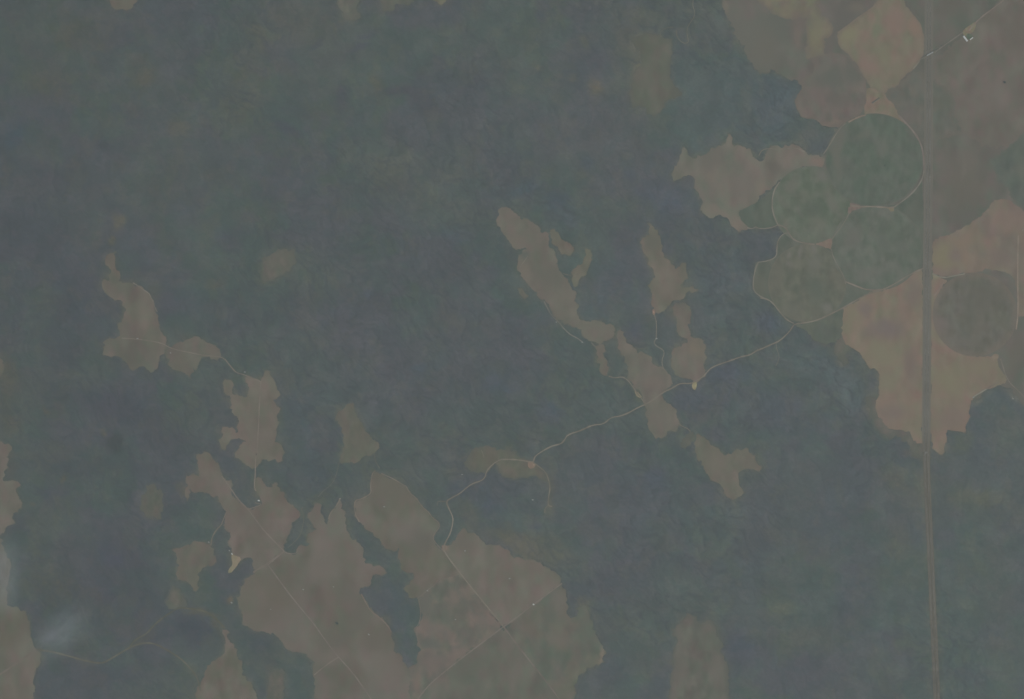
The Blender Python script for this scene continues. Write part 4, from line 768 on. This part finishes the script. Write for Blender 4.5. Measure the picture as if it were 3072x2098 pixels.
HS = [('E 935,762', 16, 'farmhouse with pale roof in the middle of the boot shaped clearing', 0),
      ('E 1160,860', 14, 'farmhouse with pale roof on the ragged clearing, under the pale track near its left end', 20),
      ('E 1665,990', 16, 'farmhouse with pale roof at the top left corner of the upright split clearing', 0),
      ('I 1760,345', 20, 'farmhouse with bright roof at the notch of forest above the diagonal road junction', 10),
      ('J 590,332', 14, 'farmhouse with pale roof at the tip of the right finger of the largest field', 0),
      ('J 340,950', 16, 'farmhouse with pale roof alone in the open middle of the largest field', 0),
      ('J 545,932', 12, 'farmhouse with dull roof right of the one in the open middle of the largest field', 30),
      ('J 890,387', 16, 'farmhouse with pale roof in the upper part of the tapering brown field', 0),
      ('J 1440,687', 14, 'farmhouse with pale roof near the top of the plain rounded field', 0),
      ('J 1185,958', 14, 'farmhouse with pale roof beside the faint track above the mottled field', 35),
      ('J 785,1256', 18, 'farmhouse with long pale roof in the lower right part of the largest field', 25),
      ('K 65,875', 14, 'farmhouse with pale roof in the right half of the plain rounded field', 0),
      ('K 228,1052', 18, 'farmhouse with bright roof halfway along the straight road right of the crossing', 30),
      ('J 1375,1155', 12, 'farmhouse with dull roof in the middle of the mottled field', 0),
      ('G 1064,762', 18, 'farmhouse with pale roof at the lower end of the thin track under the branching clearing', 0),
      ('G 1045,582', 18, 'farmhouse with clay roof at the bottom left corner of the branching clearing', 60),
      ('G 560,787', 14, 'farmhouse with pale roof at the foot of the long slanting clearing', 20),
      ('G 383,650', 12, 'farmhouse with dull roof beside the bend of the track along the long slanting clearing', 0),
      ('H 1470,1162', 16, 'farmhouse with bright roof at the lower right tip of the tan field beside dark forest', 20),
      ('H 1738,1170', 16, 'farmhouse with pale roof in thin scrub near the right edge below the tan field', 50),
      ('I 1578,708', 16, 'farmhouse with bright roof above the bent arrow of sandy ground', 55),
      ('I 1560,685', 14, 'farmhouse with dull roof uphill left of the one above the sandy bent arrow', 55),
      ('I 1420,628', 14, 'farmhouse with pale roof at the top right corner of the small knobbly clearing', 40),
      ('I 1575,1040', 18, 'farmhouse with tan roof in a gap in the woods left of the largest field', 30),
      ('J 118,1085', 10, 'farmhouse with small dull roof in the left part of the largest field', 0),
      ('K 230,102', 12, 'farmhouse with clay roof on the bare yard where the dirt road forks', 0),
      ('J 1420,168', 14, 'farmhouse with tan roof hidden in the woods left of the dirt road bend', 0),
      ('K 222,340', 18, 'farmhouse with dull roof on a small gap left of the branch road end', 0)]
for s, L_, lab, ang in HS:
    (x, y), = pts(s)
    building('farmhouse', L_, L_ * .6, 3.2, 1.6, MAT_TILE if 'clay' in lab else MAT_TIN if 'dull' in lab or 'tan' in lab else MAT_WHITE if 'bright' in lab else MAT_PALE, lab, 'farmhouse', x, y, -ang, group='small farmhouses scattered on the clearings')

# farm yard soil around the barns
field_specs = [('farm_yard', 'yellow and reddish bare farmyard spreading up right from the white barn', 'farmyard', 'D 1478,150 1490,160 1480,200 1468,215 1440,235 1425,250 1400,235 1395,215 1420,190 1450,170', (121, 111, 97), (119, 121, 100), 7, 6),
               ('grass_plot', 'dark green grass plot enclosed between the white barn and the narrow shed', 'grass plot', 'D 1432,228 1455,232 1470,245 1462,262 1440,272 1428,262 1418,245', (94, 101, 90), (98, 103, 93), 8, 6.5)]
for nm, lab, cat, s, b_, a_, sc_, z_ in field_specs:
    p = densify(smooth_closed(pts(s), 1), 2.0)
    build_field(p, dict(name=nm, label=lab, cat=cat, base=b_, alt=a_, sc=sc_, z=z_, group=None, mat=MAT_FIELD, extra=[]))

# ------------------------------------------------------------------ overpass and earth banks
MAT_CONC = plain_mat('pale_concrete', (0.34, 0.33, 0.30), 0.8)
MAT_BANK = plain_mat('grassed_bank', alb((103, 103, 96)), 0.95)
def box(name, x0, x1, y0, y1, z0, z1, mat, parent, slope=0):
    v = [(x0, y0 - slope, z0), (x1, y0 - slope, z0), (x1, y1 + slope, z0), (x0, y1 + slope, z0), (x0, y0, z1), (x1, y0, z1), (x1, y1, z1), (x0, y1, z1)]
    return mesh_obj(name, v, [[3, 2, 1, 0], [4, 5, 6, 7], [0, 1, 5, 4], [1, 2, 6, 5], [2, 3, 7, 6], [3, 0, 4, 7]], mat, parent)
(ax, ay), (bx, by) = pts('D 1112,402 1238,333')
mx_, my_ = (ax + bx) / 2, (ay + by) / 2
aw, bw = W((ax, ay)), W((bx, by))
ang = math.atan2(bw[1] - aw[1], bw[0] - aw[0]); Lr = math.hypot(*(bw - aw))
r = empty('overpass', mx_, my_, 3.7, ang)
props(r, 'straight overpass on grassed banks carrying the farm road slantwise over the highway', 'bridge')
box('deck', -38, 38, -5.5, 5.5, 6.2, 7.4, MAT_CONC, r)
for s in (-1, 1):
    box('parapet', -38, 38, s * 5.6 - .25, s * 5.6 + .25, 7.41, 8.4, MAT_CONC, r)
    v = [(s * 38.1, -18, -3), (s * 38.1, 18, -3), (s * 38.1, 5.4, 7.3), (s * 38.1, -5.4, 7.3), (s * Lr / 2, -7, -3), (s * Lr / 2, 7, -3), (s * Lr / 2, 4, -1), (s * Lr / 2, -4, -1)]
    fcs = [[0, 3, 2, 1], [4, 5, 6, 7], [3, 7, 6, 2], [0, 4, 7, 3], [1, 2, 6, 5], [0, 1, 5, 4]]
    mesh_obj('bank', v, fcs, MAT_BANK, r)
    box('pier', s * 14 - .8, s * 14 + .8, -5, 5, -2, 6.19, MAT_CONC, r)
(ax, ay), (bx, by) = pts('D 780,703 832,668')
r = empty('earth_bank', (ax + bx) / 2, (ay + by) / 2, 1.4, math.atan2(ay - by, bx - ax))
props(r, 'short straight earth bank on the pink bare wedge above the biggest crop circle', 'earth bank')
Lh = math.hypot(bx - ax, by - ay) * M_PX / 2
box('bank', -Lh, Lh, -2, 2, -1, 6, MAT_BANK, r, slope=7)

# ------------------------------------------------------------------ lone trees
MAT_LEAF = plain_mat('dark_foliage', (0.035, 0.055, 0.03), 0.9, .35, .3)
MAT_BARK = plain_mat('grey_bark', (0.15, 0.12, 0.09), 0.9)
def tree(x, y, rad, label, seed, nm='tree'):
    rs = np.random.RandomState(seed)
    r = empty(nm, x, y, 1.4); props(r, label, 'tree', 'lone trees left standing in the fields')
    hgt = rad * 1.1 + 4
    v = []; f = []
    for k, (z, q) in enumerate(((0, .09), (.4, .06), (.8, .03))):
        for a in range(8): v.append((math.cos(a * .785) * rad * q, math.sin(a * .785) * rad * q, z * hgt - (2 if k == 0 else 0)))
    for k in range(2):
        for a in range(8): f.append([k * 8 + a, k * 8 + (a + 1) % 8, (k + 1) * 8 + (a + 1) % 8, (k + 1) * 8 + a])
    for k in range(5):     # limbs
        a = k * 1.26 + rs.rand(); i0 = len(v); ex, ey = math.cos(a) * rad * .6, math.sin(a) * rad * .6
        for (qx, qy, qz, w_) in ((0, 0, .35 * hgt, rad * .04), (ex, ey, .8 * hgt, rad * .012)):
            v += [(qx - w_, qy, qz), (qx + w_, qy, qz), (qx, qy + w_, qz)]
        f += [[i0, i0 + 1, i0 + 4, i0 + 3], [i0 + 1, i0 + 2, i0 + 5, i0 + 4], [i0 + 2, i0, i0 + 3, i0 + 5]]
    mesh_obj('trunk', v, f, MAT_BARK, r)
    N = 1500; d = rs.normal(size=(N, 3)); d /= np.linalg.norm(d, axis=1)[:, None]
    rr = rad * (0.55 + .45 * rs.rand(N) ** .5) * (0.75 + .35 * np.sin(d[:, 0] * 4 + seed) * np.cos(d[:, 1] * 5))
    c = d * rr[:, None] * np.array([1, 1, .55]) + np.array([0, 0, hgt * .85])
    t1 = rs.normal(size=(N, 3)); t2 = rs.normal(size=(N, 3))
    s = rad * .07
    t1 *= s / np.linalg.norm(t1, axis=1)[:, None]; t2 *= s / np.linalg.norm(t2, axis=1)[:, None]
    V = np.stack([c - t1 - t2, c + t1 - t2, c + t1 + t2, c - t1 + t2], 1).reshape(-1, 3)
    mesh_obj('crown', V, np.arange(N * 4).reshape(-1, 4), MAT_LEAF, r)
for s, rad, lab in [('D 1683,562', 12, 'lone dark tree standing in the reddish grey pasture near the right edge'),
                    ('J 571,1181', 15, 'large dark round tree alone in the lower middle of the largest field'),
                    ('D 868,1128', 7, 'small tree in the middle of the biggest crop circle'),
                    ('D 1252,312', 7, 'small tree beside the farm road just up right of the overpass'),
                    ('J 1215,262', 8, 'small tree on the right rim of the tapering brown field')]:
    (x, y), = pts(s); tree(x, y, rad, lab, int(x) % 97)

# ------------------------------------------------------------------ smoke
def smoke(name, label, s, rx, ry, rz_, ang, dens, z, seed, sc=2.2, e=1.0):
    (x, y), = pts(s)
    m = bpy.data.materials.new('thin_smoke'); m.use_nodes = True; nt = m.node_tree; nt.nodes.clear()
    out = nt.nodes.new('ShaderNodeOutputMaterial'); vol = nt.nodes.new('ShaderNodeVolumePrincipled')
    vol.inputs['Color'].default_value = (.93, .96, 1, 1)
    tc = nt.nodes.new('ShaderNodeTexCoord')
    ln = nt.nodes.new('ShaderNodeVectorMath'); ln.operation = 'LENGTH'
    nz = nt.nodes.new('ShaderNodeTexNoise'); nz.noise_dimensions = '4D'; nz.inputs['W'].default_value = seed
    nz.inputs['Scale'].default_value = sc; nz.inputs['Detail'].default_value = 4
    nt.links.new(tc.outputs['Object'], ln.inputs[0]); nt.links.new(tc.outputs['Object'], nz.inputs['Vector'])
    mr = nt.nodes.new('ShaderNodeMapRange'); mr.interpolation_type = 'SMOOTHSTEP'
    mr.inputs['From Min'].default_value = 1.0; mr.inputs['From Max'].default_value = 0.05
    nt.links.new(ln.outputs['Value'], mr.inputs[0])
    m2 = nt.nodes.new('ShaderNodeMapRange'); m2.inputs['From Min'].default_value = .34; m2.inputs['From Max'].default_value = .68
    nz.inputs['Roughness'].default_value = .62; nz.inputs['Distortion'].default_value = .6
    nt.links.new(nz.outputs[0], m2.inputs[0])
    mu = nt.nodes.new('ShaderNodeMath'); mu.operation = 'MULTIPLY'; nt.links.new(mr.outputs[0], mu.inputs[0]); nt.links.new(m2.outputs[0], mu.inputs[1])
    mm = nt.nodes.new('ShaderNodeMath'); mm.operation = 'MULTIPLY'; mm.inputs[1].default_value = dens; nt.links.new(mu.outputs[0], mm.inputs[0])
    nt.links.new(mm.outputs[0], vol.inputs['Density']); nt.links.new(vol.outputs[0], out.inputs['Volume'])
    v = []; f = []; nu, nv = 24, 12
    for j in range(1, nv):
        for i in range(nu):
            a = 2 * math.pi * i / nu; b = math.pi * j / nv
            v.append((math.cos(a) * math.sin(b), math.sin(a) * math.sin(b), math.cos(b)))
    t = len(v); v += [(0, 0, 1), (0, 0, -1)]
    for j in range(nv - 2):
        for i in range(nu): f.append([j * nu + i, (j + 1) * nu + i, (j + 1) * nu + (i + 1) % nu, j * nu + (i + 1) % nu])
    for i in range(nu): f.append([t, i, (i + 1) % nu]); f.append([t + 1, (nv - 2) * nu + (i + 1) % nu, (nv - 2) * nu + i])
    o = mesh_obj(name, v, f, m)
    w = W((x, y)); o.location = (w[0], w[1], z); o.scale = (rx * M_PX, ry * M_PX, rz_); o.rotation_euler = (0, 0, R(ang))
    props(o, label, 'smoke', kind='stuff')
smoke('smoke', 'thin pale smoke fan spreading up right over the woods near the bottom left', 'I 430,1235', 150, 88, 180, 40, 0.0027, 240, 3.1, 2.4)
smoke('smoke', 'denser streak of pale smoke rising from where the forest track meets the corner field', 'I 350,1270', 74, 20, 70, 36, 0.0036, 90, 5.7, 1.8)
smoke('smoke', 'thin white smoke veil drifting over the field on the left edge', 'I 5,860', 100, 165, 180, -4, 0.0040, 240, 8.4, 1.9)

# ------------------------------------------------------------------ haze
hm = bpy.data.materials.new('haze_air'); hm.use_nodes = True; nt = hm.node_tree; nt.nodes.clear()
out = nt.nodes.new('ShaderNodeOutputMaterial'); vol = nt.nodes.new('ShaderNodeVolumePrincipled')
vol.inputs['Color'].default_value = (*HAZE_COLOR, 1); vol.inputs['Density'].default_value = HAZE_DENSITY
vol.inputs['Anisotropy'].default_value = 0.0
nt.links.new(vol.outputs[0], out.inputs['Volume'])
hs = 45000.0; z0, z1 = -71.0, CAM_H + 500
hv = [(-hs, -hs, z0), (hs, -hs, z0), (hs, hs, z0), (-hs, hs, z0), (-hs, -hs, z1), (hs, -hs, z1), (hs, hs, z1), (-hs, hs, z1)]
props(mesh_obj('haze', hv, [[3, 2, 1, 0], [4, 5, 6, 7], [0, 1, 5, 4], [1, 2, 6, 5], [2, 3, 7, 6], [3, 0, 4, 7]], hm), kind='stuff')
print('done', round(time.time() - T0, 1))
